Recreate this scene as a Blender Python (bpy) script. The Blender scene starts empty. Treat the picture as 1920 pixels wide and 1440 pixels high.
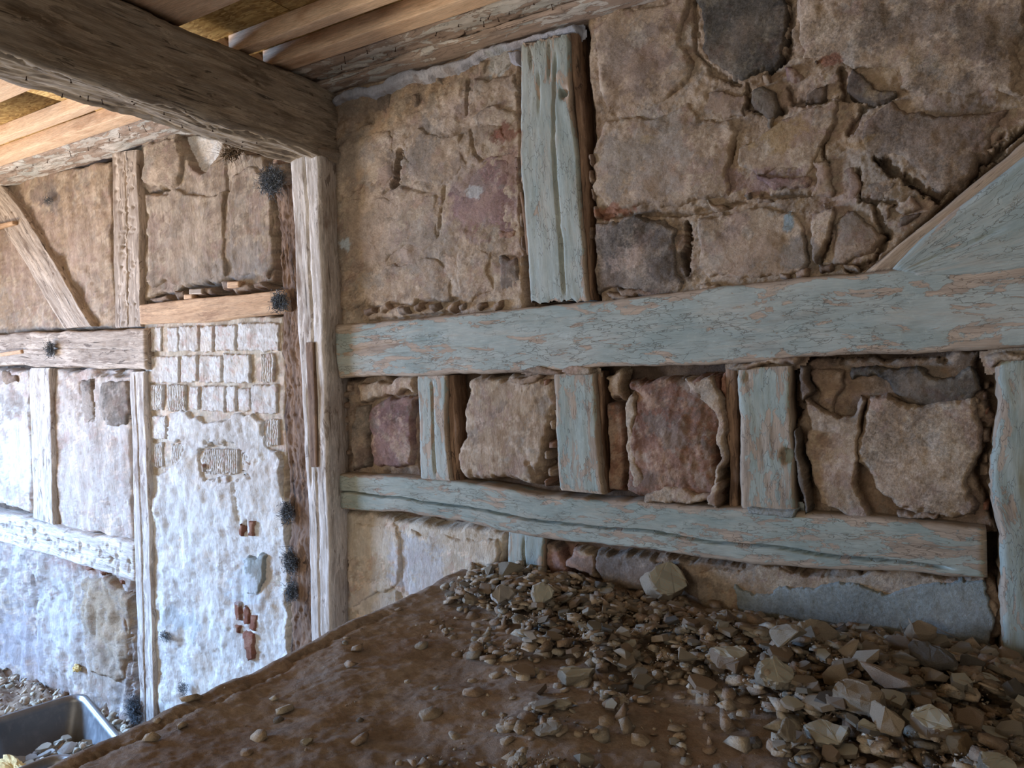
import bpy, math, random
import numpy as np
from mathutils import Vector, Matrix
random.seed(7); RNG = np.random.RandomState(11)
C = bpy.context.scene.collection
# ------------------------------------------------------------------ camera
F_PX = 1310.0
YAW, PITCH, ROLL = math.radians(30.5), math.radians(-2.2), math.radians(-1.6)
CAM = np.array([0.0, -2.0, 0.0])
def cam_axes():
    f = np.array([-math.sin(YAW)*math.cos(PITCH), math.cos(YAW)*math.cos(PITCH), math.sin(PITCH)])
    r = np.array([math.cos(YAW), math.sin(YAW), 0.0]); u = np.cross(r, f)
    return r*math.cos(ROLL)+u*math.sin(ROLL), -r*math.sin(ROLL)+u*math.cos(ROLL), f
CR, CU, CF = cam_axes()
cd = bpy.data.cameras.new('camera'); cam = bpy.data.objects.new('camera', cd); C.objects.link(cam)
cd.sensor_width = 36; cd.lens = F_PX/1920*36; cd.clip_start = .02; cd.clip_end = 60
cam.matrix_world = Matrix(((CR[0], CU[0], -CF[0], CAM[0]), (CR[1], CU[1], -CF[1], CAM[1]), (CR[2], CU[2], -CF[2], CAM[2]), (0, 0, 0, 1)))
bpy.context.scene.camera = cam
# ------------------------------------------------------------------ world and light
vs = bpy.context.scene.view_settings
bpy.context.scene.display_settings.display_device = 'sRGB'
vs.view_transform = 'Standard'; vs.look = 'None'; vs.gamma = 1; vs.use_curve_mapping = False
vs.exposure = 0.0
w = bpy.data.worlds.new('daylight'); bpy.context.scene.world = w; w.use_nodes = True
bg = w.node_tree.nodes['Background']; bg.inputs[0].default_value = (1.0, .95, .88, 1); bg.inputs[1].default_value = .37
def area(name, loc, target, sx, sy, power, col, spread=180):
    l = bpy.data.lights.new(name, 'AREA'); l.shape = 'RECTANGLE'; l.size = sx; l.size_y = sy; l.energy = power; l.color = col
    l.spread = math.radians(spread)
    o = bpy.data.objects.new(name, l); C.objects.link(o); o.location = loc
    o.rotation_euler = (Vector(target)-Vector(loc)).to_track_quat('-Z', 'Y').to_euler(); return o
area('window_daylight', (-6.4, -2.1, -.35), (-3.0, -.35, -1.95), 1.5, 1.1, 205, (.32, .56, 1.0), 98)
area('warm_joist_fill', (-6.0, -2.4, -1.3), (-3.4, -.8, 1.1), 1.2, .8, 46, (1.0, .84, .66), 70)  # added warm fill lamp, aimed up to brighten the joists left of the beam
area('rear_fill_light', (-2.6, -5.6, .1), (-1.2, 0, -.1), 2.0, 1.8, 78, (1.0, .93, .82))  # added soft fill lamp behind the camera, lifts the dim right part
# ------------------------------------------------------------------ maths
def ray(px, py):
    d = CF + CR*((px-960)/F_PX) - CU*((py-720)/F_PX); return d
def at(px, py, axis, val):
    d = ray(px, py); t = (val-CAM[axis])/d[axis]; return CAM+d*t
def W(px, py, y=0.0):
    p = at(px, py, 1, y); return np.array([p[0], p[2]])
def depth_at(x, y, z):
    return float(np.dot(np.array([x, y, z])-CAM, CF))
def proj(p):
    d = np.asarray(p)-CAM; k = d@CF; return 960+F_PX*(d@CR)/k, 720-F_PX*(d@CU)/k
def lin(c):
    return tuple(((v+.055)/1.055)**2.4 if v > .04045 else v/12.92 for v in c[:3])
def make_tex(n, beta, seed):
    r = np.random.RandomState(seed); fx = np.fft.fftfreq(n)[:, None]*n; fy = np.fft.fftfreq(n)[None]*n
    k = np.sqrt(fx**2+fy**2); k[0, 0] = 1; a = 1/k**(beta/2); a[0, 0] = 0; a[k < 3] *= (k[k < 3]/3)**1.5
    t = np.fft.ifft2(np.fft.fft2(r.randn(n, n))*a).real; return (t-t.mean())/t.std()
TEX = [make_tex(1024, 3.0, 1), make_tex(1024, 3.8, 2), make_tex(512, 2.2, 3)]
def fb(x, z, period, seed=0, kind=0):
    """spectral noise, std 1; period = metres for a whole tile"""
    t = TEX[kind]; n = t.shape[0]
    u = (np.asarray(x, float)/period*n + seed*37.7) % n; v = (np.asarray(z, float)/period*n + seed*91.3) % n
    i = np.floor(u).astype(int); j = np.floor(v).astype(int); a = u-i; b = v-j
    i %= n; j %= n; i2 = (i+1) % n; j2 = (j+1) % n
    return t[i, j]*(1-a)*(1-b)+t[i2, j]*a*(1-b)+t[i, j2]*(1-a)*b+t[i2, j2]*a*b
def sdf(px, pz, poly):
    """positive inside"""
    d = np.full(px.shape, 1e9); ins = np.zeros(px.shape, bool); n = len(poly)
    for i in range(n):
        ax, az = poly[i]; bx, bz = poly[(i+1) % n]; ex, ez = bx-ax, bz-az; L = ex*ex+ez*ez+1e-12
        t = np.clip(((px-ax)*ex+(pz-az)*ez)/L, 0, 1)
        d = np.minimum(d, (px-ax-t*ex)**2+(pz-az-t*ez)**2)
        c = ((az > pz) != (bz > pz)) & (px < (bx-ax)*(pz-az)/(bz-az+1e-15)+ax)
        ins ^= c
    d = np.sqrt(d); return np.where(ins, d, -d)
def sd_line(px, pz, pts):
    d = np.full(px.shape, 1e9)
    for (ax, az), (bx, bz) in zip(pts[:-1], pts[1:]):
        ex, ez = bx-ax, bz-az; L = ex*ex+ez*ez+1e-12; t = np.clip(((px-ax)*ex+(pz-az)*ez)/L, 0, 1)
        d = np.minimum(d, (px-ax-t*ex)**2+(pz-az-t*ez)**2)
    return np.sqrt(d)
def smooth(x): x = np.clip(x, 0, 1); return x*x*(3-2*x)
# ------------------------------------------------------------------ object helpers
def link(name, me, parent=None, mat=None):
    o = bpy.data.objects.new(name, me); C.objects.link(o)
    if mat is not None and len(me.materials) == 0: me.materials.append(mat)
    if parent is not None: o.parent = parent
    return o
def tag(o, label=None, cat=None, group=None, kind=None):
    if label: o['label'] = label
    if cat:
        o['category'] = cat
        if not kind: kind = 'thing'
    if group: o['group'] = group
    if kind: o['kind'] = kind
    return o
def empty(name, loc=(0, 0, 0)):
    o = bpy.data.objects.new(name, None); C.objects.link(o); o.location = loc; o.empty_display_size = .1; return o
def mesh_np(name, V, Q, col=None, uv=None, wear=None, smooth_=True, T=None):
    """V verts, Q quads (n,4), T tris (m,3)"""
    me = bpy.data.meshes.new(name); V = np.asarray(V, np.float32)
    Q = np.asarray(Q, np.int32).reshape(-1, 4); T = np.asarray(T if T is not None else [], np.int32).reshape(-1, 3)
    loops = np.concatenate([Q.ravel(), T.ravel()]); tot = np.concatenate([np.full(len(Q), 4), np.full(len(T), 3)]).astype(np.int32)
    me.vertices.add(len(V)); me.vertices.foreach_set('co', V.ravel())
    me.loops.add(len(loops)); me.loops.foreach_set('vertex_index', loops)
    me.polygons.add(len(tot)); me.polygons.foreach_set('loop_start', np.concatenate([[0], np.cumsum(tot)[:-1]]).astype(np.int32))
    me.polygons.foreach_set('loop_total', tot)
    if smooth_: me.polygons.foreach_set('use_smooth', np.ones(len(tot), bool))
    me.update(calc_edges=True); me.validate()
    if col is not None:
        a = me.attributes.new('Col', 'FLOAT_COLOR', 'POINT'); c = np.ones((len(V), 4), np.float32); c[:, :3] = col; a.data.foreach_set('color', c.ravel())
    if uv is not None:
        a = me.attributes.new('TC', 'FLOAT_VECTOR', 'POINT'); a.data.foreach_set('vector', np.asarray(uv, np.float32).ravel())
    if wear is not None:
        a = me.attributes.new('Wear', 'FLOAT', 'POINT'); a.data.foreach_set('value', np.asarray(wear, np.float32).ravel())
    return me
def recenter(o):
    me = o.data; n = len(me.vertices); v = np.empty(n*3, np.float32); me.vertices.foreach_get('co', v); v = v.reshape(-1, 3)
    c = v.mean(0); v -= c; me.vertices.foreach_set('co', v.ravel()); me.update()
    o.location = Vector(c.tolist())
    return o
# ------------------------------------------------------------------ materials
class NT:
    def __init__(s, name):
        s.m = bpy.data.materials.new(name); s.m.use_nodes = True; s.t = s.m.node_tree; s.b = s.t.nodes['Principled BSDF']
    def n(s, typ, **kw):
        x = s.t.nodes.new(typ)
        for k, v in kw.items(): setattr(x, k, v)
        return x
    def put(s, a, b): s.t.links.new(a, b)
    def val(s, sock, v):
        if hasattr(v, 'is_output') or isinstance(v, bpy.types.NodeSocket): s.put(v, sock)
        else: sock.default_value = v
    def math(s, op, a, b=0.0, clamp=False):
        x = s.n('ShaderNodeMath', operation=op, use_clamp=clamp); s.val(x.inputs[0], a); s.val(x.inputs[1], b); return x.outputs[0]
    def noise(s, vec, scale, detail=6, rough=.6, dist=0):
        x = s.n('ShaderNodeTexNoise'); s.put(vec, x.inputs['Vector']); x.inputs['Scale'].default_value = scale
        x.inputs['Detail'].default_value = detail; x.inputs['Roughness'].default_value = rough; x.inputs['Distortion'].default_value = dist
        return x.outputs['Fac']
    def vmul(s, vec, v):
        x = s.n('ShaderNodeVectorMath', operation='MULTIPLY'); s.put(vec, x.inputs[0]); x.inputs[1].default_value = v; return x.outputs[0]
    def ramp(s, fac, a, b, c0=0.0, c1=1.0):
        x = s.n('ShaderNodeMapRange'); x.interpolation_type = 'SMOOTHSTEP'; s.put(fac, x.inputs[0])
        for i, v in zip((1, 2, 3, 4), (a, b, c0, c1)): x.inputs[i].default_value = v
        return x.outputs[0]
    def mix(s, fac, a, b, mode='MIX'):
        x = s.n('ShaderNodeMix', data_type='RGBA', blend_type=mode); s.val(x.inputs[0], fac)
        for k, v in ((6, a), (7, b)):
            if isinstance(v, tuple): x.inputs[k].default_value = (*v[:3], 1)
            else: s.put(v, x.inputs[k])
        return x.outputs[2]
    def scale_col(s, col, f):
        x = s.n('ShaderNodeVectorMath', operation='SCALE'); s.put(col, x.inputs[0]); s.val(x.inputs[3], f); return x.outputs[0]
    def bump(s, h, dist, strength=1.0, prev=None):
        x = s.n('ShaderNodeBump'); s.put(h, x.inputs['Height']); x.inputs['Distance'].default_value = dist; x.inputs['Strength'].default_value = strength
        if prev is not None: s.put(prev, x.inputs['Normal'])
        return x.outputs[0]
    def fin(s, col, rough=.95, normal=None, spec=.15):
        s.val(s.b.inputs['Base Color'], (*col, 1) if isinstance(col, tuple) else col)
        s.val(s.b.inputs['Roughness'], rough); s.b.inputs['Specular IOR Level'].default_value = spec
        if normal is not None: s.put(normal, s.b.inputs['Normal'])
        return s.m
    def attr(s, name):
        x = s.n('ShaderNodeAttribute'); x.attribute_name = name; return x
def pos(t): return t.n('ShaderNodeTexCoord').outputs['Object']
def mat_masonry(name, speck=.35, fine=130, bump=.0035, streak=None):
    t = NT(name); P = pos(t); c = t.attr('Col').outputs['Color']
    if streak: Pn = t.vmul(P, streak)
    else: Pn = P
    n1 = t.noise(Pn, 9, 9, .68); n2 = t.noise(Pn, fine, 5, .7); n3 = t.noise(P, fine*3.2, 2, .6)
    f = t.math('ADD', t.ramp(n1, .3, .7, 1-speck*.4, 1+speck*.4), t.ramp(n2, .3, .72, -speck*.42, speck*.42))
    col = t.scale_col(c, f)
    # dusty tint wandering over the surface
    col = t.mix(t.ramp(t.noise(P, 5, 6, .6), .45, .75, 0, .25), col, lin((.66, .53, .42)))
    vor = t.n('ShaderNodeTexVoronoi', feature='DISTANCE_TO_EDGE'); t.put(t.vmul(P, (1, 1, 1)), vor.inputs['Vector']); vor.inputs['Scale'].default_value = fine*.45
    h = t.math('ADD', t.math('MULTIPLY', n2, 1.0), t.math('MULTIPLY', n3, .6))
    h = t.math('ADD', h, t.math('MULTIPLY', t.noise(Pn, fine*.35, 6, .6, .3), 1.6))
    b0 = t.bump(t.noise(Pn, fine*.22, 10, .75, .4), bump*2.6, .85)
    return t.fin(col, .97, t.bump(h, bump*.75, .8, b0))
M_MAS = mat_masonry('lime_and_clay_masonry', .42, 150, .004)
M_SPK = mat_masonry('speckled_sandstone', .75, 170, .004)
M_STRAW = mat_masonry('straw_clay', .4, 150, .004, (1.6, 1, .45))
M_LIME = mat_masonry('limewashed_render', .22, 90, .005, (1.3, 1, .55))
def mat_wood(name, c1, c2, dark, grain=1.0, bump=.002, dust=.3, knots=False):
    t = NT(name); tc = t.attr('TC').outputs['Vector']
    g1 = t.noise(t.vmul(tc, (6, 70, 1)), 1, 10, .72, .6); g2 = t.noise(t.vmul(tc, (22, 380, 1)), 1, 5, .75, .3)
    blot = t.noise(t.vmul(tc, (4, 11, 1)), 1, 7, .62, .2)
    col = t.mix(t.ramp(g1, .32, .68), lin(c1), lin(c2))
    col = t.mix(t.ramp(blot, .52, .70, 0, .75), col, lin(dark))
    crack = t.ramp(t.noise(t.vmul(tc, (3.5, 75, 1)), 1, 6, .6, .4), .40, .33, 0, .85)
    col = t.mix(t.math('MULTIPLY', crack, grain), col, lin(tuple(v*.5 for v in dark)))
    col = t.mix(t.ramp(t.noise(t.vmul(tc, (7, 16, 1)), 1, 8, .7), .5, .75, 0, dust), col, lin((.68, .58, .48)))
    f1 = t.ramp(t.noise(t.vmul(tc, (4.5, 24, 1)), 1, 11, .68, .5), .535, .56, 0, .5*min(1, grain)); col = t.mix(f1, col, lin(tuple(min(1, v*1.18) for v in c2)))
    f2 = t.ramp(t.noise(t.vmul(tc, (9, 42, 3)), 1, 9, .66, .8), .60, .635, 0, .75*min(1, grain)); col = t.mix(f2, col, lin(tuple(v*.75 for v in dark)))
    col = t.scale_col(col, t.ramp(g2, .3, .7, .72, 1.2))
    h = t.math('ADD', t.math('MULTIPLY', g1, .9), t.math('MULTIPLY', g2, .35)); h = t.math('SUBTRACT', h, t.math('MULTIPLY', crack, .8*grain))
    return t.fin(col, .85, t.bump(h, bump*.9, .8), .25)
M_OLD = mat_wood('weathered_grey_timber', (.56, .50, .44), (.70, .64, .58), (.40, .32, .26), 1.0, .003)
M_BEAM = mat_wood('soot_brown_beam', (.52, .47, .41), (.66, .61, .54), (.36, .30, .24), .9, .003, .25)
M_BROWN = mat_wood('dark_brown_rotten_wood', (.40, .31, .25), (.52, .42, .34), (.27, .20, .16), 1.0, .004)
M_LIMEW = mat_wood('timber_with_limewash_remains', (.66, .61, .56), (.82, .79, .76), (.47, .38, .31), .8, .003)
M_PINE = mat_wood('new_pine', (.83, .70, .58), (.89, .78, .67), (.72, .57, .45), .12, .0004, .0)
M_BARE = mat_wood('bare_splintered_wood', (.56, .48, .40), (.66, .58, .49), (.38, .30, .24), .9, .002, .4)
M_LINTEL = mat_wood('pine_lintel', (.70, .56, .43), (.78, .65, .52), (.55, .42, .32), .5, .0015, .3)
def mat_paint(name, paint, wood, dark, scale=1.0, bump=.002, soot=.3):
    """flaking paint over bare wood; attribute Wear (0 painted .. 1 bare) moves the threshold"""
    t = NT(name); tc = t.attr('TC').outputs['Vector']; wear = t.attr('Wear').outputs['Fac']
    g1 = t.noise(t.vmul(tc, (7, 60, 1)), 1, 8, .65, .5); g2 = t.noise(t.vmul(tc, (25, 300, 1)), 1, 4, .7)
    wd = t.mix(t.ramp(g1, .32, .68), lin(wood), lin(tuple(v*.82 for v in wood)))
    pt = t.mix(t.ramp(t.noise(t.vmul(tc, (5, 9, 1)), 1, 6, .6), .35, .7), lin(paint), lin(tuple(v*k for v, k in zip(paint, (.86, .90, .91)))))
    pt = t.mix(t.ramp(t.noise(t.vmul(tc, (30, 30, 1)), 1, 5, .7), .55, .72, 0, .35), pt, lin(tuple(min(1, v*1.15) for v in paint)))
    fl = t.noise(t.vmul(tc, (7*scale, 24*scale, 1)), 1, 10, .66, .5)
    m = t.ramp(t.math('ADD', fl, t.math('MULTIPLY', t.math('SUBTRACT', wear, .5), .42)), .535, .555)
    col = t.mix(m, pt, wd)
    vor = t.n('ShaderNodeTexVoronoi', feature='DISTANCE_TO_EDGE'); vor.inputs['Scale'].default_value = 1
    dv = t.n('ShaderNodeVectorMath', operation='ADD'); nz = t.n('ShaderNodeTexNoise'); t.put(t.vmul(tc, (12, 40, 1)), nz.inputs['Vector']); nz.inputs['Scale'].default_value = 1; nz.inputs['Detail'].default_value = 5
    t.put(t.vmul(tc, (13, 58, 1)), dv.inputs[0]); t.put(t.scale_col(nz.outputs['Color'], 3.2), dv.inputs[1]); t.put(dv.outputs[0], vor.inputs['Vector'])
    ck = t.ramp(vor.outputs['Distance'], .0, .035, 1, 0)
    ck = t.math('MULTIPLY', ck, t.ramp(t.noise(t.vmul(tc, (9, 20, 1)), 1, 5, .6), .42, .58))
    thin = t.ramp(t.noise(t.vmul(tc, (5, 30, 1)), 1, 9, .7, .4), .50, .66, 0, .5); col = t.mix(thin, col, lin(tuple(.5*a_+.5*b_ for a_, b_ in zip(paint, wood))))
    col = t.mix(t.math('MULTIPLY', ck, .5), col, lin(dark))
    grime = t.ramp(t.noise(t.vmul(tc, (4, 14, 1)), 1, 9, .7), .5, .74, 0, soot)
    col = t.mix(grime, col, lin(dark))
    col = t.scale_col(col, t.ramp(g2, .3, .7, .9, 1.08))
    h = t.math('SUBTRACT', t.math('MULTIPLY', g1, .6), t.math('MULTIPLY', m, .55)); h = t.math('SUBTRACT', h, t.math('MULTIPLY', ck, .7))
    h = t.math('ADD', h, t.math('MULTIPLY', g2, .25))
    return t.fin(col, .8, t.bump(h, bump*.8, .8), .3)
M_BLUE = mat_paint('flaking_blue_grey_paint', (.615, .63, .60), (.68, .605, .53), (.30, .24, .19))
M_BLUE2 = mat_paint('worn_green_grey_paint', (.585, .60, .56), (.645, .575, .50), (.30, .24, .19), 1.2, .002, .4)
M_WHITEP = mat_paint('whitewash_on_old_plate', (.78, .75, .72), (.66, .58, .52), (.36, .30, .26), .9, .003, .35)
def mat_osb():
    t = NT('strand_board'); tc = t.attr('TC').outputs['Vector']
    v = t.n('ShaderNodeTexVoronoi'); v.inputs['Scale'].default_value = 1
    dv = t.n('ShaderNodeVectorMath', operation='ADD'); nz = t.n('ShaderNodeTexNoise'); t.put(tc, nz.inputs['Vector']); nz.inputs['Scale'].default_value = 7
    t.put(t.vmul(tc, (38, 150, 1)), dv.inputs[0]); t.put(t.scale_col(nz.outputs['Color'], 9.0), dv.inputs[1]); t.put(dv.outputs[0], v.inputs['Vector'])
    sep = t.n('ShaderNodeSeparateColor'); t.put(v.outputs['Color'], sep.inputs[0])
    col = t.mix(sep.outputs[0], lin((.60, .47, .27)), lin((.80, .69, .46)))
    col = t.mix(t.ramp(sep.outputs[1], .8, .95, 0, .6), col, lin((.45, .33, .18)))
    col = t.scale_col(col, t.ramp(t.noise(t.vmul(tc, (40, 200, 1)), 1, 4, .6), .3, .7, .85, 1.12))
    return t.fin(col, .7, t.bump(sep.outputs[2], .002, .6), .3)
M_OSB = mat_osb()
def mat_plain(name, c, rough=.6, spec=.3, metal=0, nscale=30, var=.15):
    t = NT(name); P = pos(t); n = t.noise(P, nscale, 5, .6)
    col = t.mix(t.ramp(n, .3, .7), lin(tuple(v*(1-var) for v in c)), lin(tuple(min(1, v*(1+var)) for v in c)))
    t.b.inputs['Metallic'].default_value = metal
    return t.fin(col, rough, t.bump(n, .0006, .5), spec)
M_NAIL = mat_plain('rusty_iron', (.25, .19, .16), .7, .3, .3)
def mat_rub():
    t = NT('rubble'); P = pos(t); c = t.attr('Col').outputs['Color']; n1 = t.noise(P, 60, 8, .65); n2 = t.noise(P, 260, 4, .7)
    oi = t.n('ShaderNodeObjectInfo')
    col = t.scale_col(c, t.math('MULTIPLY', t.ramp(n1, .3, .7, .82, 1.12), t.ramp(n2, .3, .7, .88, 1.08)))
    col = t.scale_col(col, t.ramp(oi.outputs['Random'], 0, 1, .85, 1.12))
    geo = t.n('ShaderNodeNewGeometry'); 
    h = t.math('ADD', n1, t.math('MULTIPLY', n2, .4))
    return t.fin(col, .95, t.bump(h, .007, 1.0), .15)
M_RUB = mat_rub()
def mat_tub():
    t = NT('black_recycled_plastic'); P = pos(t); n = t.noise(P, 16, 8, .7); s = t.noise(t.vmul(P, (60, 60, 12)), 1, 5, .6)
    col = t.mix(t.ramp(n, .45, .75, 0, .5), lin((.30, .31, .33)), lin((.50, .50, .50)))
    col = t.mix(t.ramp(s, .6, .72, 0, .35), col, lin((.5, .48, .46)))
    return (t.b.inputs['Coat Weight'].__setattr__('default_value', .8), t.b.inputs['Coat Roughness'].__setattr__('default_value', .42)) and t.fin(col, t.ramp(n, .3, .7, .32, .5), t.bump(s, .001, .3), 1.0)
M_TUB = mat_tub()
# ------------------------------------------------------------------ relief patches of a wall facing -Y
PAL = {
 'clay': [(.67, .57, .465), (.61, .51, .41), (.72, .63, .525)],
 'claydark': [(.56, .465, .38), (.49, .405, .325), (.63, .535, .44)],
 'claygrey': [(.64, .585, .55), (.56, .50, .46), (.76, .72, .70)],
 'grey': [(.52, .47, .42), (.43, .39, .35), (.60, .54, .48)],
 'pink': [(.57, .44, .41), (.50, .38, .36), (.68, .56, .48)],
 'red': [(.58, .42, .34), (.50, .35, .28), (.66, .52, .42)],
 'slate': [(.38, .35, .31), (.30, .28, .26), (.47, .43, .37)],
 'brick': [(.55, .33, .26), (.45, .26, .20), (.62, .44, .36)],
 'lime': [(.84, .82, .79), (.76, .72, .68), (.89, .88, .86)],
 'limepink': [(.76, .70, .65), (.68, .60, .54), (.82, .78, .74)],
 'straw': [(.64, .56, .47), (.56, .48, .40), (.71, .63, .53)],
 'cream': [(.76, .70, .61), (.70, .62, .52), (.82, .77, .69)],
 'mortar': [(.36, .29, .24), (.30, .24, .20), (.44, .36, .29)],
 'blue': [(.56, .58, .56), (.53, .55, .53), (.60, .62, .60)],
 'paleblue': [(.70, .71, .76), (.64, .66, .71), (.76, .76, .79)],
 'dust': [(.63, .555, .485), (.58, .505, .435), (.67, .60, .53)],
 'pebble': [(.55, .46, .38), (.48, .40, .34), (.62, .53, .45)],
}
BLOT = []      # (X, Z, rx, rz, linear colour, strength): stains and patches that belong to the wall
def desat(c, k=.86):
    g = .35*c[0]+.5*c[1]+.15*c[2]; return tuple(g+(v-g)*k for v in c)
def blot(px, py, rx, ry, col, s=.8):
    a = W(px, py); b = W(px+rx, py); c = W(px, py+ry)
    BLOT.append((a[0], a[1], abs(b[0]-a[0]), abs(c[1]-a[1]), lin(desat(col, .85)), s))
def wallcol(X, Z, pal, seed, vary=1.0):
    p = [np.array(lin(desat(c))) for c in PAL[pal]]
    n = fb(X, Z, .9, seed, 0); m = fb(X, Z, .45, seed+5, 0)
    a = smooth(n*.9+.1)[:, None]; b = smooth(m*.9-.2)[:, None]
    col = p[0]*(1-a)+p[1]*a; col = col*(1-b*vary)+p[2]*b*vary
    for sd_, per_, thr, cc_, st in ((31, .9, .75, (.56, .52, .47), .55), (37, .7, .8, (.57, .46, .41), .5), (41, .55, .85, (.74, .65, .56), .5), (47, .4, 1.1, (.42, .36, .31), .5)):
        if pal in ('blue', 'dust', 'lime', 'paleblue', 'brick', 'mortar') and not (pal == 'lime' and sd_ == 31): continue
        k = smooth((fb(X, Z, per_, sd_, 0)-thr)*3.5)[:, None]*st*vary; col = col*(1-k)+np.array(lin(desat(cc_)))*(col.mean()/.24)*k
    wx = fb(X, Z, .35, 3, 0)*.35; 
    for (x, z, rx, rz, c, s) in BLOT:
        d = np.sqrt(((X-x)/rx)**2+((Z-z)/rz)**2)
        k = smooth((1.15-d-wx)*3.2)*s
        if k.max() > 0: col = col*(1-k[:, None])+np.array(c)*k[:, None]
    return col
RES = 2.6
def grid_xz(x0, x1, z0, z1, res):
    xs = [x0]; zc = (z0+z1)/2
    while xs[-1] < x1:
        x = xs[-1]; dep = depth_at(x, 0, 0); ang = math.atan2(abs(x), 2.0)
        px_m = dep/F_PX; c = max(.35, math.cos(ang))
        xs.append(x+min(res*px_m/c, .02))
    dep = depth_at((x0+x1)/2, 0, 0); dz = res*dep/F_PX
    nz = max(3, int((z1-z0)/dz)+2)
    return np.array(xs), np.linspace(z0, z1, nz)
def relief(name, parent, poly, pal='clay', yf=-.005, yb=.06, edge=.02, amp=.006, per=.5, jag=.012, bulge=0, seed=None, mat=None,
           carve=(), res=None, xz=False, streak=0, pits=0, amp2=.0, tilt=(0, 0), vary=1.0):
    """rough raised field inside a polygon (image points seen on the plane y=yf, or X,Z pairs)"""
    if seed is None: relief.k += 1; seed = relief.k*7 % 97
    P = [tuple(p) if xz else tuple(W(p[0], p[1], yf)) for p in poly]
    xs, zs = grid_xz(min(p[0] for p in P)-.03, max(p[0] for p in P)+.03, min(p[1] for p in P)-.03, max(p[1] for p in P)+.03, res or RES)
    X, Z = np.meshgrid(xs, zs, indexing='ij'); sh = X.shape; X = X.ravel(); Z = Z.ravel()
    jx = fb(X, Z, .8, seed+1, 1)*jag+fb(X, Z, .6, seed+2, 1)*jag*.35; jz = fb(X, Z, .8, seed+3, 1)*jag+fb(X, Z, .6, seed+4, 1)*jag*.35
    d = sdf(X+jx, Z+jz, P)
    prof = np.sqrt(np.clip(1-(1-np.clip(d/edge, 0, 1))**2, 0, 1))
    amp = amp*.5; streak = streak*.8
    n = fb(X, Z, per*2.0, seed, 1)*amp*.9
    n += np.abs(fb(X, Z, per*1.8, seed+9, 1))*amp*.5
    n += fb(X, Z, .5, seed+11, 0)*.0008
    if streak: n += fb(X, Z*.4, .5, seed+12, 1)*streak*.5+fb(X, Z*.35, .35, seed+13, 0)*streak*.28
    if pits:
        q = fb(X, Z, .2, seed+15, 2); n -= np.clip(q-1.1, 0, 2)*pits
    if amp2: n += np.round(fb(X, Z, 1.1, seed+17, 0)*1.6)*amp2     # flaked layers with small steps
    cx = (min(p[0] for p in P)+max(p[0] for p in P))/2; cz = (min(p[1] for p in P)+max(p[1] for p in P))/2
    n += tilt[0]*(X-cx)+tilt[1]*(Z-cz)
    if bulge:
        dm = max(d.max(), 1e-3); n += bulge*smooth(d/dm)
    h = prof*(yb-yf)+n*np.clip(d/edge, 0, 1)
    col = wallcol(X, Z, pal, seed, vary)
    for (pts, wd, dp) in carve:
        pl = [tuple(p) if xz else tuple(W(p[0], p[1], yf)) for p in pts]
        dd = sd_line(X+jx*.5, Z+jz*.5, pl); dd = dd/(1+.5*fb(X, Z, .3, seed+21, 0)).clip(.4, 3)
        h -= dp*np.exp(-(dd/wd)**4)
    Y = yb-np.where(d > 0, h, -.01-.0*d)
    keepv = d > -.012
    idx = np.arange(X.size).reshape(sh)
    q = np.stack([idx[:-1, :-1], idx[1:, :-1], idx[1:, 1:], idx[:-1, 1:]], -1).reshape(-1, 4)
    q = q[keepv[q].any(1) & (d[q] > -.03).all(1)]
    used = np.unique(q); remap = np.full(X.size, -1); remap[used] = np.arange(len(used))
    V = np.stack([X, Y, Z], 1)[used]; q = remap[q]
    me = mesh_np(name, V, q, col[used])
    o = link(name, me, parent, mat or M_MAS); recenter(o); return o
relief.k = 0
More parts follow.
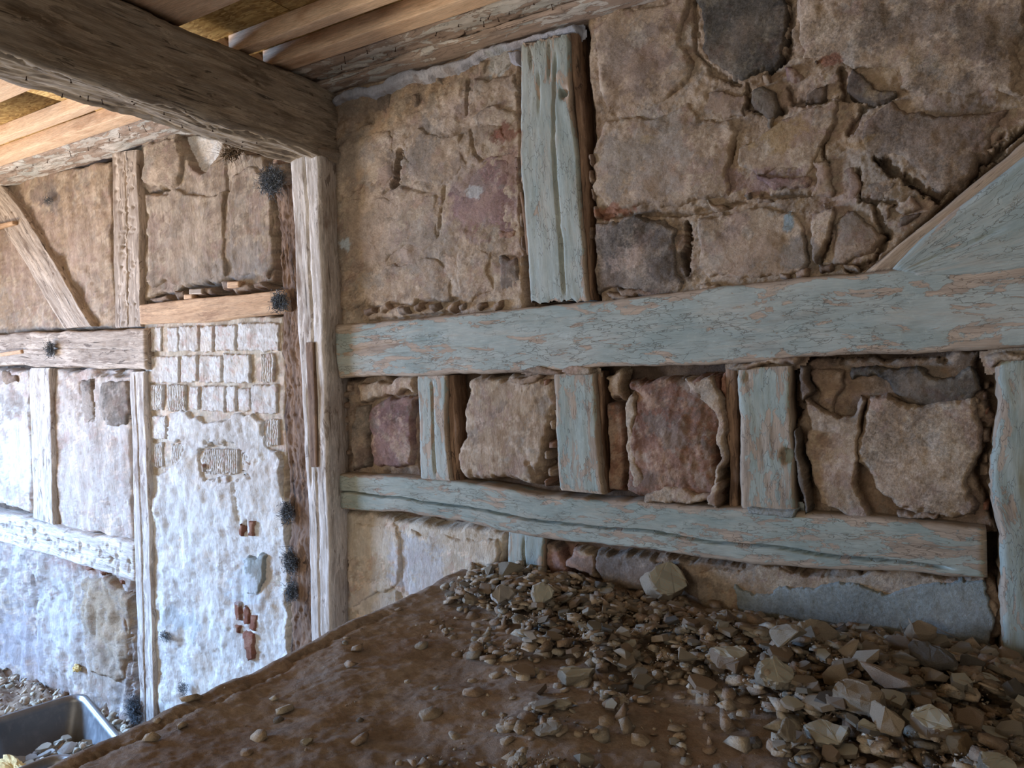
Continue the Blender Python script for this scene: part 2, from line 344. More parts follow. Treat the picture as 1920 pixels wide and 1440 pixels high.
# ------------------------------------------------------------------ timbers set in the wall (closed, rounded, grained)
def resample(pts, n):
    pts = np.array(pts, float); s = np.concatenate([[0], np.cumsum(np.linalg.norm(np.diff(pts, axis=0), axis=1))]); t = np.linspace(0, s[-1], n)
    return np.stack([np.interp(t, s, pts[:, i]) for i in range(pts.shape[1])], 1), s[-1]
def timber(name, A, B, yf, yb=.10, mat=None, r=.012, amp=.0025, jag=.003, wear=0.35, cracks=(), notches=0, notch=(.012, .006), seed=None, label=None,
           cat='timber', group=None, du=.010, dv=.0045, parent=None, wearfn=None, endrag=0, bow=0, holes=(), hew=0):
    """A and B: the two long edges as image points on the plane y=yf, A on the left / top"""
    if seed is None: timber.k += 1; seed = timber.k*13 % 89
    PA = [W(p[0], p[1], yf) for p in A]; PB = [W(p[0], p[1], yf) for p in B]
    la = resample(PA, 2)[1]; nu = max(6, int(la/du)); a, L = resample(PA, nu); b, _ = resample(PB, nu)
    wdt = np.linalg.norm(b-a, axis=1).mean(); nv = max(8, int(wdt/dv))
    u = np.linspace(0, L, nu)[:, None]; v = np.linspace(0, 1, nv)[None]
    eA = fb(u[:, 0], 0*u[:, 0], 1.6, seed, 1)*jag+fb(u[:, 0], 0*u[:, 0], .9, seed+1, 0)*jag*.25; eB = fb(u[:, 0], 0*u[:, 0]+.3, 1.6, seed+2, 1)*jag+fb(u[:, 0], 0*u[:, 0]+.3, .9, seed+3, 0)*jag*.25
    dirv = (b-a)/np.linalg.norm(b-a, axis=1)[:, None]
    eA = eA*.7; eB = eB*.7; a = a+dirv*eA[:, None]; b = b+dirv*eB[:, None]
    vv = v*np.ones_like(u); uu = u*np.ones_like(v)
    X = a[:, 0:1]*(1-v)+b[:, 0:1]*v; Z = a[:, 1:2]*(1-v)+b[:, 1:2]*v
    if endrag:
        ax = (a[-1]-a[0])/L; e = fb(vv[0]*wdt, 0*vv[0], .12, seed+7, 0)*endrag
        k0 = np.exp(-u/(.03)); k1 = np.exp(-(L-u)/.03); X = X+ax[0]*e*(k0+k1); Z = Z+ax[1]*e*(k0+k1)
    ew = np.minimum(vv, 1-vv)*wdt; ee = np.minimum(uu, L-uu)
    rr = lambda e: r*(1-np.sqrt(np.clip(1-(1-np.clip(e/r, 0, 1))**2, 0, 1)))
    Y = yf+rr(ew)+rr(ee)*.6
    Y -= fb(uu, vv*wdt*5, 3.4, seed+4, 1)*amp*.42+fb(uu, vv*wdt*7, 2.0, seed+5, 0)*amp*.16
    if hew: Y -= np.abs(fb(uu, vv*wdt*1.2, .8, seed+8, 0))*hew
    if bow: Y -= bow*np.sin(np.pi*vv)
    for (pts, wd, dp) in cracks:
        pu = np.array([p[0] for p in pts])*L; pv = np.array([p[1] for p in pts])
        vc = np.interp(uu, pu, pv)+fb(uu, 0*uu, 1.5, seed+6, 1)*.012+fb(uu, 0*uu, .9, seed+6, 0)*.003
        ins = smooth((uu-pu[0])/.05)*smooth((pu[-1]-uu)/.05)
        Y += dp*ins*np.exp(-(np.abs(vv-vc)*wdt/max(wd, dv*.9))**4)
    rs = np.random.RandomState(seed)
    for k in range(notches):
        cu, cv = rs.uniform(.02, .98)*L, rs.uniform(.12, .88)*wdt; s = rs.uniform(.6, 1.4)*notch[0]
        du_ = (uu-cu)/s; dv_ = (vv*wdt-cv)/(s*.8); g = np.exp(-(dv_**2))*np.where(du_ > 0, np.exp(-du_*1.2), 0)*(du_ < 4)
        Y += g*notch[1]*rs.uniform(.6, 1.4)
    for (hu, hv, hr, hd) in holes:
        dd = np.sqrt((uu-hu*L)**2+((vv-hv)*wdt)**2); Y += hd*(1-smooth((dd-hr*.6)/(hr*.6)))
    # ring: front nv points, then back two
    k0 = np.stack([a[:, 0], np.full(nu, yb), a[:, 1]], 1)[:, None]; k1 = np.stack([b[:, 0], np.full(nu, yb), b[:, 1]], 1)[:, None]
    m0 = np.stack([a[:, 0], (Y[:, 0]*.5+yb*.5), a[:, 1]], 1)[:, None]; m1 = np.stack([b[:, 0], (Y[:, -1]*.5+yb*.5), b[:, 1]], 1)[:, None]
    m0[:, 0, 0] += fb(u[:, 0], 0*u[:, 0], .3, seed+3, 0)*.003
    fr = np.stack([X, Y, Z], -1); ring = np.concatenate([fr, m1, k1, k0, m0], 1); nr = ring.shape[1]
    V = ring.reshape(-1, 3); idx = np.arange(nu*nr).reshape(nu, nr); nx = np.roll(idx, -1, axis=1)
    q = np.stack([idx[:-1], idx[1:], nx[1:], nx[:-1]], -1).reshape(-1, 4)
    # orientation: want outward = -Y at the front
    i0 = idx[nu//2, nv//2]; e1 = V[idx[nu//2+1, nv//2]]-V[i0]; e2 = V[idx[nu//2, nv//2+1]]-V[i0]
    if np.cross(e1, e2)[1] > 0: q = q[:, ::-1]
    vtex = np.concatenate([vv*wdt, np.full((nu, 1), wdt+.05), np.full((nu, 1), wdt+.1), np.full((nu, 1), -.1), np.full((nu, 1), -.05)], 1)
    utex = uu[:, :1]*np.ones((1, nr))
    off = seed*.731
    TC = np.stack([utex.ravel()+off, vtex.ravel()+off*.37, np.full(nu*nr, off)], 1)
    we = np.full((nu, nr), wear); 
    if wearfn is not None: we[:, :nv] = wearfn(uu/L, vv)
    edgew = np.exp(-np.minimum(ew, ee)/.008)*.35; we[:, :nv] += edgew; we[:, nv:] = np.minimum(1, wear+.45)
    # end caps as fans
    base = len(V); V = np.vstack([V, ring[0].mean(0), ring[-1].mean(0)]); TC = np.vstack([TC, TC[0], TC[-1]]); we = np.append(we.ravel(), [.9, .9])
    T = []
    for j in range(nr):
        T.append((base, idx[0, (j+1) % nr], idx[0, j])); T.append((base+1, idx[-1, j], idx[-1, (j+1) % nr]))
    me = mesh_np(name, V, q, None, TC, we, True, T); o = link(name, me, parent, mat); recenter(o)
    if label: tag(o, label, cat, group)
    return o
timber.k = 0
def beam3(name, p0, p1, w_, h_, mat, up=(0, 0, 1), r=.008, amp=.001, jag=.001, seed=1, parent=None, label=None, cat='timber', group=None, du=.03, dv=.012, wear=.5, cracks=()):
    """free timber from p0 to p1 (axis through the section's centre); w_ across, h_ along up"""
    p0 = np.array(p0, float); p1 = np.array(p1, float); L = np.linalg.norm(p1-p0); t = (p1-p0)/L; upv = np.array(up, float); sd = np.cross(t, upv); sd /= np.linalg.norm(sd); upv = np.cross(sd, t)
    # section outline with rounded corners
    def side(n0, n1, n): return [(n0[0]+(n1[0]-n0[0])*i/n, n0[1]+(n1[1]-n0[1])*i/n) for i in range(n)]
    a, b = w_/2, h_/2; nw = max(2, int(w_/dv)); nh = max(2, int(h_/dv)); sec = []
    cs = [((-a+r, -b), (a-r, -b), nw, (a-r, -b+r), -90), ((a, -b+r), (a, b-r), nh, (a-r, b-r), 0), ((a-r, b), (-a+r, b), nw, (-a+r, b-r), 90), ((-a, b-r), (-a, -b+r), nh, (-a+r, -b+r), 180)]
    for s0, s1, n, cc, a0 in cs:
        sec += side(s0, s1, n); sec += [(cc[0]+r*math.cos(math.radians(a0+k)), cc[1]+r*math.sin(math.radians(a0+k))) for k in (0, 30, 60)]
    sec = np.array(sec); m = len(sec); nu = max(4, int(L/du)); u = np.linspace(0, L, nu)
    nrm = np.roll(sec, -1, 0)-np.roll(sec, 1, 0); nrm = np.stack([nrm[:, 1], -nrm[:, 0]], 1); nrm /= np.linalg.norm(nrm, axis=1)[:, None]+1e-9
    per = np.concatenate([[0], np.cumsum(np.linalg.norm(np.diff(sec, axis=0), axis=1))])
    U = u[:, None]*np.ones(m); Pp = per[None]*np.ones((nu, 1))
    dsp = fb(U, Pp*4, 2.6, seed, 1)*amp+fb(U, Pp*7, 1.4, seed+1, 0)*amp*.3
    corner = np.exp(-np.minimum(np.abs(np.abs(sec[:, 0])-a), 9)/.02)*np.exp(-np.abs(np.abs(sec[:, 1])-b)/.02)
    dsp = dsp-np.abs(fb(U, Pp*0+.1*np.sign(sec[:, 0])[None]+.2*np.sign(sec[:, 1])[None], 2.4, seed+2, 1))*jag*2*corner[None]
    for (c0, c1, pc, wd, dp) in cracks:
        dsp = dsp-dp*smooth((U/L-c0)/.05)*smooth((c1-U/L)/.05)*np.exp(-((Pp-pc*per[-1]-fb(U, 0*U, .9, seed+3, 0)*.008)/wd)**2)
    S = sec[None]+nrm[None]*dsp[..., None]
    V = p0+t*U[..., None]+sd*S[..., 0:1]+upv*S[..., 1:2]; V = V.reshape(-1, 3)
    idx = np.arange(nu*m).reshape(nu, m); nx = np.roll(idx, -1, 1); q = np.stack([idx[:-1], nx[:-1], nx[1:], idx[1:]], -1).reshape(-1, 4)
    base = len(V); V = np.vstack([V, p0, p1]); T = []
    for j in range(m): T += [(base, idx[0, j], idx[0, (j+1) % m])[::-1], (base+1, idx[-1, j], idx[-1, (j+1) % m])]
    off = seed*.77; TC = np.stack([U.ravel()+off, Pp.ravel()+off*.3, np.full(U.size, off)], 1); TC = np.vstack([TC, TC[0], TC[-1]])
    # make sure normals point out
    e1 = V[idx[0, 0]]; f = q[0]; nn = np.cross(V[f[1]]-V[f[0]], V[f[2]]-V[f[1]]); cen = p0
    if np.dot(nn, V[f[0]]-cen) < 0: q = q[:, ::-1]; T = [x[::-1] for x in T]
    me = mesh_np(name, V, q, None, TC, np.full(len(V), wear), True, T); o = link(name, me, parent, mat); recenter(o)
    if label: tag(o, label, cat, group)
    return o
# ================================================================== THE WALL
Z_CEIL, Z_PLAT, Z_LOW, X_EDGE = 1.10, -.735, -1.84, -1.405
# stains and patches of the wall itself (image point, radii in image pixels, colour)
for b in [(1230,330,60,50,(.62,.54,.47),.7),(1215,262,14,10,(.70,.55,.30),.7),(1455,262,40,30,(.66,.53,.33),.6),(1610,270,40,12,(.62,.48,.28),.5),
          (1200,290,70,60,(.60,.56,.51),.5),(1430,340,55,20,(.54,.43,.42),.7),(1690,130,50,40,(.68,.58,.42),.4),(1700,50,90,40,(.46,.40,.35),.6),
          (1750,240,90,60,(.47,.41,.36),.6),(1850,60,70,60,(.44,.38,.33),.6),(1200,120,50,60,(.50,.42,.37),.6),(1150,90,30,50,(.58,.50,.43),.5),
          (1480,418,10,14,(.55,.62,.64),.9),(1560,115,18,8,(.55,.33,.24),.8),(1140,400,40,10,(.60,.38,.28),.8),(1150,460,35,30,(.40,.36,.33),.6),
          (1250,500,40,30,(.36,.33,.31),.7),(1145,520,30,20,(.38,.35,.33),.6),(1190,480,30,25,(.70,.60,.53),.6),(1240,450,30,16,(.38,.34,.32),.6),
          (1500,470,40,30,(.48,.46,.43),.6),(1400,470,60,35,(.66,.55,.46),.5),
          (890,385,55,50,(.60,.48,.45),.7),(870,330,50,40,(.57,.50,.45),.5),(795,460,60,60,(.62,.56,.50),.5),(700,440,50,60,(.68,.58,.50),.5),(890,365,12,10,(.74,.73,.71),.8),
          (650,458,8,10,(.72,.76,.78),.9),(795,300,30,40,(.52,.47,.42),.6),(955,310,18,40,(.52,.38,.33),.7),(945,255,22,16,(.50,.29,.22),.8),(900,245,25,25,(.64,.55,.46),.5),
          (660,300,40,50,(.60,.54,.48),.6),(720,390,60,30,(.70,.60,.50),.5),(930,120,20,20,(.68,.70,.69),.6),(850,140,12,18,(.50,.44,.39),.5),(780,180,14,24,(.48,.42,.37),.6),
          (740,320,10,30,(.42,.36,.31),.6),(680,210,30,20,(.56,.50,.45),.5),
          (60,470,60,90,(.66,.56,.50),.5),(100,380,20,16,(.44,.40,.38),.7),(85,360,30,20,(.50,.44,.40),.5),(160,480,40,80,(.70,.60,.52),.4),(470,480,40,40,(.55,.51,.47),.6),
          (430,520,60,30,(.58,.54,.50),.5),(350,440,50,80,(.68,.60,.52),.4),(30,760,30,20,(.58,.53,.48),.6),(40,850,40,60,(.86,.85,.84),.8),(170,760,40,40,(.74,.68,.62),.5),
          (200,860,50,60,(.70,.66,.62),.5),(150,900,40,70,(.80,.74,.69),.6),(130,1180,50,80,(.76,.74,.72),.6),(200,1150,50,60,(.66,.54,.40),.6),(190,1250,40,60,(.62,.54,.46),.5),
          (40,1200,50,60,(.60,.57,.58),.7),(20,1290,40,30,(.46,.45,.46),.8),(160,1060,70,12,(.58,.40,.33),.6),(90,1300,60,40,(.66,.60,.58),.5),
          (700,1010,60,40,(.80,.74,.66),.6),(790,1060,60,50,(.72,.72,.73),.6),(700,1130,60,30,(.80,.76,.72),.6),(880,1010,60,25,(.76,.68,.58),.6),(655,1000,20,50,(.70,.63,.54),.6),
          (1080,1050,40,24,(.66,.50,.44),.7),(1160,1060,70,20,(.48,.42,.38),.7),(1250,1090,60,20,(.46,.40,.35),.7),
          (340,1160,40,20,(.66,.70,.72),.6),(470,1100,30,40,(.80,.83,.85),.8),(450,900,80,40,(.80,.76,.71),.6),(420,820,60,40,(.76,.72,.67),.6),(370,960,60,60,(.82,.81,.79),.7)]:
    blot(*b)
# the wall's dark mortar core, behind everything
wall = relief('wall_back', None, [(-6.2, -1.95), (1.6, -1.95), (1.6, 1.35), (-6.2, 1.35)], 'mortar', yf=.055, yb=.09, edge=.01, amp=.008, per=.7, jag=0, res=8, xz=True)
tag(wall, 'rough half-timbered wall of rubble stone, clay infill and brick', kind='structure')
WP = wall
def R(name, poly, *a, **k):
    o = relief(name, None, poly, *a, **k); wl = wall.location
    o.parent = WP; o.location = o.location-wl; return o
# --- panel between corner post and blue post
R('clay_infill', [(612,150),(975,60),(975,200),(980,330),(985,470),(990,590),(620,620),(618,400)], 'clay', yf=-.004, edge=.015, amp=.006, amp2=.0016, jag=.004,
  carve=[([(750,285),(748,325),(742,345)],.012,.03),([(752,288),(775,300)],.006,.01),([(880,240),(890,290),(905,300),(960,285)],.004,.012),([(625,300),(640,270),(660,245),(700,228)],.005,.015),
         ([(690,230),(688,180)],.005,.012),([(720,360),(745,345),(800,360)],.004,.008),([(832,350),(828,400),(822,440)],.004,.010),([(876,150),(876,215)],.005,.01),
         ([(876,165),(975,150)],.003,.008),([(935,485),(975,478)],.005,.01),([(690,575),(740,570),(860,560)],.006,.015),([(690,600),(860,585)],.006,.02)])
S = lambda poly, pal='clay', **k: R('stone', poly, pal, **{**dict(yf=-.008, edge=.016, amp=.005, jag=.010, bulge=.003), **k})
S([(640,262),(700,236),(748,250),(746,330),(720,352),(640,372),(622,350),(622,300)], 'clay', yf=-.007)
S([(755,245),(868,240),(884,300),(850,335),(812,352),(770,352),(752,335)], 'clay', yf=-.006)
S([(838,352),(905,304),(962,288),(974,360),(970,438),(836,440)], 'pink', yf=-.006, bulge=.004)
S([(622,360),(720,360),(820,365),(822,470),(760,480),(640,520),(622,500)], 'straw', yf=-.006)
S([(640,520),(760,485),(822,475),(846,510),(848,562),(700,572),(650,585),(625,560)], 'clay', yf=-.007)
S([(850,450),(925,455),(922,520),(930,560),(858,565)], 'clay', yf=-.007)
S([(928,478),(978,482),(982,542),(938,548)], 'grey', yf=-.009)
S([(928,427),(972,424),(972,450),(930,452)], 'red', yf=-.008)
S([(770,172),(788,170),(790,205),(772,208)], 'grey', yf=-.008)
S([(810,130),(832,124),(834,152),(816,156)], 'grey', yf=-.007)
S([(694,180),(728,172),(734,212),(700,222)], 'grey', yf=-.007)
S([(624,212),(688,196),(692,232),(660,244),(640,266),(622,290)], 'clay', yf=-.006)
S([(888,122),(915,112),(922,135),(895,150)], 'straw', yf=-.007)
S([(925,100),(968,90),(970,135),(928,140)], 'straw', yf=-.007)
S([(878,150),(970,136),(972,172),(935,176),(905,180),(878,184)], 'straw', yf=-.009)
S([(878,206),(935,196),(972,190),(974,225),(930,245),(890,240)], 'straw', yf=-.009)
R('brick', [(878,182),(904,178),(906,198),(880,204)], 'brick', yf=.020, edge=.006, amp=.002, jag=.004)
R('brick', [(912,178),(940,172),(942,192),(914,197)], 'brick', yf=.016, edge=.006, amp=.002, jag=.004)
R('brick', [(928,243),(950,236),(956,262),(930,268)], 'brick', yf=-.007, edge=.006, amp=.003, jag=.006)
for k, x in enumerate(range(690, 960, 30)):
    S([(x-12,578-k*1.5),(x+10,570-k*1.5),(x+14,588-k*1.5),(x-8,597-k*1.5)], ['pebble','clay','grey','claydark'][k % 4], yf=-.022-.004*(k % 3), edge=.012, jag=.006)
# --- small rubble beside the blue post
for i, (x, y) in enumerate([(975,300),(978,345),(970,380),(976,410),(983,455),(1108,330),(1112,365),(1115,395),(1110,300),(1106,440)]):
    S([(x-7,y-14),(x+5,y-16),(x+8,y+10),(x-4,y+15)], ['pebble','claydark'][i % 2], yf=-.015, edge=.008, jag=.004)
# --- big panel right of the blue post
G = .007
R('clay_infill', [(1095,25),(1200,-40),(2010,-60),(2010,200),(1925,262),(1800,360),(1690,455),(1620,512),(1500,540),(1118,572),(1112,400),(1108,230)], 'clay', yf=-.002, edge=.018, amp=.007, amp2=.002, jag=.004,
  carve=[([(1291,418),(1290,470),(1292,515)],.008,.055),([(1125,405),(1200,402),(1290,402),(1400,378)],.006,.02),([(1305,0),(1305,100),(1340,135),(1385,160)],G,.02),
         ([(1482,0),(1478,100),(1440,140)],G,.03),([(1400,158),(1402,205),(1470,210)],G,.03),([(1480,168),(1490,198),(1555,188)],G,.025),([(1578,130),(1582,185),(1655,182)],G,.03),
         ([(1595,250),(1620,205),(1660,188)],G,.03),([(1640,300),(1700,335),(1765,368),(1850,300),(1930,235)],.010,.06),([(1430,366),(1520,366)],.005,.02),([(1378,260),(1372,300)],.006,.03),
         ([(1548,400),(1550,450),(1540,500)],.006,.03),([(1665,440),(1640,485),(1590,505)],.007,.04),([(1610,320),(1612,375),(1680,378)],.006,.03),([(1640,380),(1660,440)],.006,.03),([(1540,255),(1545,300)],.008,.03)])
S([(1108,45),(1190,0),(1300,-30),(1302,60),(1300,128),(1280,160),(1230,190),(1170,212),(1118,214),(1106,140)], 'clay', yf=-.015, edge=.03, bulge=.006, amp=.007)
S([(1310,-30),(1480,-40),(1478,60),(1470,108),(1440,136),(1388,154),(1358,124),(1312,112)], 'slate', yf=-.013, edge=.012, amp=.007, mat=M_SPK)
S([(1490,-40),(1920,-60),(1925,100),(1922,186),(1800,192),(1690,184),(1668,140),(1590,118),(1540,122),(1486,108)], 'clay', yf=-.017, edge=.025, bulge=.005, amp=.008, mat=M_SPK)
S([(1406,158),(1440,154),(1474,158),(1475,196),(1450,208),(1408,204),(1400,182)], 'slate', yf=-.019, edge=.012)
S([(1497,170),(1530,156),(1556,154),(1558,182),(1530,192),(1500,194)], 'slate', yf=-.020, edge=.012)
S([(1582,128),(1620,134),(1664,150),(1664,168),(1640,184),(1590,184)], 'slate', yf=-.018, edge=.008, mat=M_SPK)
S([(1418,218),(1454,218),(1440,242),(1424,262),(1414,240)], 'slate', yf=-.013)
S([(1462,122),(1492,112),(1500,140),(1486,150),(1466,144)], 'pink', yf=-.019)
S([(1510,114),(1524,112),(1528,126),(1514,130)], 'slate', yf=-.015, edge=.007)
S([(1312,184),(1340,165),(1398,176),(1394,222),(1362,218),(1310,216)], 'claydark', yf=-.007, edge=.006, tilt=(.1, 0))
S([(1112,222),(1200,216),(1300,172),(1312,218),(1378,222),(1382,280),(1368,330),(1372,372),(1290,396),(1140,398),(1112,360),(1106,290)], 'clay', yf=-.012, edge=.022, bulge=.005, amp=.008)
S([(1392,262),(1462,216),(1520,196),(1576,186),(1584,222),(1566,250),(1534,300),(1520,330),(1432,334),(1392,300)], 'clay', yf=-.014, edge=.014, amp=.005)
S([(1598,252),(1622,208),(1690,196),(1800,198),(1925,190),(1925,232),(1850,290),(1764,358),(1712,334),(1668,308),(1612,292)], 'claydark', yf=-.022, edge=.022, bulge=.008, amp=.009, mat=M_SPK)
S([(1412,332),(1516,334),(1524,352),(1500,366),(1440,366)], 'pink', yf=-.015, edge=.010, mat=M_SPK)
S([(1114,412),(1180,408),(1282,414),(1286,470),(1284,520),(1262,548),(1180,552),(1122,552),(1112,500)], 'grey', yf=-.017, edge=.018, bulge=.006, amp=.008, mat=M_SPK)
S([(1302,412),(1400,388),(1480,384),(1500,398),(1506,440),(1520,490),(1500,512),(1420,530),(1320,528),(1298,500),(1300,460)], 'clay', yf=-.014, edge=.016, bulge=.005, amp=.006)
S([(1508,402),(1540,380),(1566,372),(1562,410),(1548,460),(1536,500),(1524,490),(1512,440)], 'clay', yf=-.015, edge=.012)
S([(1568,392),(1610,384),(1656,436),(1640,474),(1590,498),(1546,504),(1552,450)], 'claydark', yf=-.013, edge=.016, bulge=.008)
S([(1612,338),(1650,330),(1690,352),(1672,376),(1612,376)], 'grey', yf=-.014, edge=.010)
S([(1684,362),(1720,354),(1748,370),(1736,388),(1700,398),(1680,384)], 'clay', yf=-.022, edge=.012)
S([(1668,400),(1700,396),(1746,386),(1720,410),(1690,424),(1666,418)], 'slate', yf=-.015, edge=.010)
S([(1640,388),(1664,384),(1668,410),(1654,420),(1642,404)], 'claydark', yf=-.015, edge=.007)
S([(1520,300),(1545,296),(1562,330),(1566,366),(1530,372),(1524,340)], 'clay', yf=-.015, edge=.010)
S([(1568,304),(1600,300),(1612,340),(1606,372),(1576,364)], 'red', yf=-.013, edge=.010)
S([(1380,372),(1404,362),(1408,380),(1386,386)], 'slate', yf=-.013, edge=.008)
S([(1122,318),(1148,318),(1150,350),(1126,352)], 'red', yf=-.008, edge=.006)
for i, (x, y, w_, h_) in enumerate([(1200,553,60,12),(1330,536,30,10),(1160,558,30,9),(1500,518,22,10),(1470,526,16,9),(1290,545,22,10),(1545,505,20,10),(1440,140,16,9),(1435,375,30,9),(1350,386,24,8),(1565,185,14,8),(1590,505,24,8)]):
    S([(x-w_,y-h_),(x+w_*.6,y-h_*1.2),(x+w_,y+h_*.6),(x-w_*.7,y+h_)], ['pebble','clay'][i % 2], yf=-.018, edge=.012, jag=.008)
# --- row of small panels under the blue rail
R('clay_infill', [(640,700),(785,700),(790,905),(640,900)], 'claydark', yf=.018, edge=.012, amp=.008)
S([(688,760),(720,748),(776,742),(778,800),(776,868),(740,880),(700,872),(692,820)], 'pink', yf=-.006, edge=.018, bulge=.008, amp=.007)
S([(668,716),(776,704),(778,738),(720,744),(692,754),(670,760)], 'clay', yf=-.014, edge=.012)
S([(664,764),(688,762),(694,840),(688,878),(656,882),(652,800)], 'grey', yf=-.004, edge=.014)
for i, (x, y) in enumerate([(645,740),(646,762),(643,785),(647,806),(642,826),(650,850),(644,872),(652,728)]):
    R('pebble', [(x-6,y-9),(x+6,y-8),(x+7,y+7),(x-5,y+9)], 'pebble', yf=.0, edge=.010, amp=.002, jag=.003)
R('clay_infill', [(862,706),(1034,700),(1036,760),(1030,820),(1022,880),(1010,914),(862,898)], 'clay', yf=-.024, edge=.030, amp=.005, jag=.010, bulge=.010, streak=.002, mat=M_STRAW,
  carve=[([(990,870),(1005,890)],.006,.01)])
for i, (x, y) in enumerate([(1036,800),(1034,830),(1026,856),(1032,884),(1022,908),(1040,770),(1010,720),(1030,718)]):
    S([(x-9,y-11),(x+7,y-10),(x+9,y+9),(x-6,y+13)], ['clay','red','claydark'][i % 3], yf=-.018, edge=.010, jag=.006)
S([(940,708),(1000,700),(1022,708),(1004,722),(952,724)], 'claydark', yf=-.030, edge=.008)
R('brick', [(1136,758),(1168,758),(1172,800),(1172,920),(1140,920)], 'red', yf=.004, edge=.008, amp=.004, jag=.003)
S([(1132,706),(1180,704),(1176,750),(1138,754)], 'clay', yf=-.004, edge=.014)
S([(1176,716),(1230,706),(1330,704),(1350,740),(1352,880),(1350,936),(1200,936),(1176,920),(1180,800)], 'red', yf=-.020, edge=.025, bulge=.014, amp=.008, streak=.005)
S([(1172,760),(1190,726),(1204,740),(1196,800),(1200,870),(1210,930),(1180,932),(1174,850)], 'clay', yf=-.022, edge=.010, jag=.008)
S([(1262,700),(1328,702),(1352,746),(1360,830),(1362,915),(1350,930),(1338,860),(1330,780),(1300,750),(1270,730)], 'clay', yf=-.025, edge=.010, jag=.010)
S([(1205,920),(1250,905),(1300,915),(1340,930),(1340,942),(1210,942)], 'clay', yf=-.032, edge=.010, jag=.008)
R('brick', [(1336,706),(1354,704),(1356,750),(1346,760),(1330,730)], 'brick', yf=.0, edge=.006, amp=.002)
S([(1324,925),(1350,905),(1362,916),(1356,944),(1326,946)], 'clay', yf=-.044, edge=.008)
R('clay_infill', [(1496,684),(1856,664),(1860,1000),(1500,985)], 'claydark', yf=.022, edge=.012, amp=.008)
S([(1514,692),(1560,690),(1588,700),(1588,735),(1572,776),(1552,770),(1528,746),(1512,716)], 'claydark', yf=.004, edge=.012)
S([(1596,690),(1720,680),(1846,676),(1848,724),(1800,742),(1740,750),(1690,742),(1656,722),(1600,716)], 'slate', yf=-.004, edge=.014, amp=.008)
S([(1500,742),(1526,752),(1560,780),(1584,770),(1600,722),(1614,740),(1606,800),(1612,860),(1618,920),(1676,964),(1660,980),(1610,978),(1560,956),(1526,952),(1516,880),(1504,800)], 'clay', yf=-.022, edge=.012, amp=.006, jag=.009)
S([(1616,742),(1680,736),(1740,754),(1800,746),(1838,736),(1836,840),(1832,980),(1760,976),(1684,962),(1624,920),(1616,860)], 'clay', yf=-.016, edge=.018, amp=.006, bulge=.008, mat=M_SPK)
S([(1680,966),(1760,968),(1764,984),(1690,986)], 'pebble', yf=-.014, edge=.008)
for i, (x, y, s) in enumerate([(1852,746,9),(1848,770,8),(1846,820,14),(1850,860,8),(1850,890,11),(1852,950,9),(1856,985,8),(1850,720,7)]):
    R('pebble', [(x-s,y-s*1.3),(x+s,y-s*1.1),(x+s,y+s*1.1),(x-s,y+s*1.3)], ['pebble','brick','pebble','claydark'][i % 4], yf=.005, edge=.014, amp=.002, jag=.003)
# --- below the lower blue rail
R('clay_infill', [(616,955),(700,962),(945,996),(948,1050),(935,1120),(880,1300),(616,1420)], 'cream', yf=-.004, edge=.020, amp=.007, per=.6, amp2=.001, jag=.006, mat=M_LIME,
  carve=[([(640,980),(650,1060),(640,1120),(628,1170)],.006,.012),([(750,1000),(755,1110)],.004,.006),([(745,1115),(750,1150)],.010,.02),([(655,1190),(690,1168)],.010,.02)])
S([(655,985),(745,975),(752,1040),(748,1110),(690,1130),(650,1150),(652,1060)], 'cream', yf=-.012, edge=.02, mat=M_LIME)
S([(757,990),(860,1000),(940,1010),(940,1060),(900,1100),(830,1140),(760,1150)], 'cream', yf=-.014, edge=.02, mat=M_LIME)
S([(1022,1016),(1060,1022),(1062,1072),(1024,1072)], 'pink', yf=-.004, edge=.010)
S([(1064,1026),(1110,1036),(1124,1080),(1060,1080)], 'clay', yf=-.006, edge=.012)
S([(1112,1032),(1200,1048),(1280,1070),(1300,1110),(1128,1110)], 'grey', yf=-.004, edge=.012)
R('clay_infill', [(1200,1040),(1430,1062),(1500,1075),(1860,1086),(1866,1240),(1300,1200),(1220,1160)], 'claydark', yf=.006, edge=.01, amp=.006)
R('render_coat', [(1300,1078),(1430,1066),(1560,1072),(1700,1082),(1855,1086),(1862,1140),(1866,1240),(1330,1200)], 'clay', yf=-.004, edge=.008, amp=.003, jag=.008)
R('painted_plaster', [(1380,1094),(1440,1102),(1470,1096),(1520,1112),(1552,1090),(1610,1092),(1660,1104),(1760,1092),(1800,1084),(1850,1080),(1862,1130),(1858,1250),(1400,1200)], 'blue', yf=-.013, edge=.004, amp=.0015, per=.9, jag=.009, vary=.5)
# --- left part of the wall
R('clay_infill', [(-60,330),(60,322),(208,300),(212,450),(220,618),(130,618),(-60,632)], 'clay', yf=-.002, edge=.02, amp=.006, amp2=.002, jag=.005, streak=.002, mat=M_STRAW,
  carve=[([(165,505),(175,530)],.01,.01)])
R('clay_infill', [(262,262),(335,240),(340,262),(360,306),(378,320),(400,300),(415,268),(440,275),(500,285),(514,400),(516,480),(512,536),(430,528),(400,540),(370,532),(330,550),(264,566)], 'straw', yf=-.006, edge=.014, amp=.008, jag=.008, streak=.004, mat=M_STRAW,
  carve=[([(268,352),(278,364),(292,360),(330,352)],.006,.03),([(422,300),(424,360)],.006,.02),([(375,520),(390,532),(410,538)],.010,.03),([(265,365),(268,400)],.01,.04)])
S([(266,268),(330,252),(336,275),(344,300),(332,346),(296,360),(276,352),(264,330)], 'straw', yf=-.026, edge=.014, bulge=.008)
S([(272,366),(335,356),(420,358),(424,430),(420,520),(350,532),(272,540)], 'straw', yf=-.018, edge=.016, mat=M_STRAW, streak=.004)
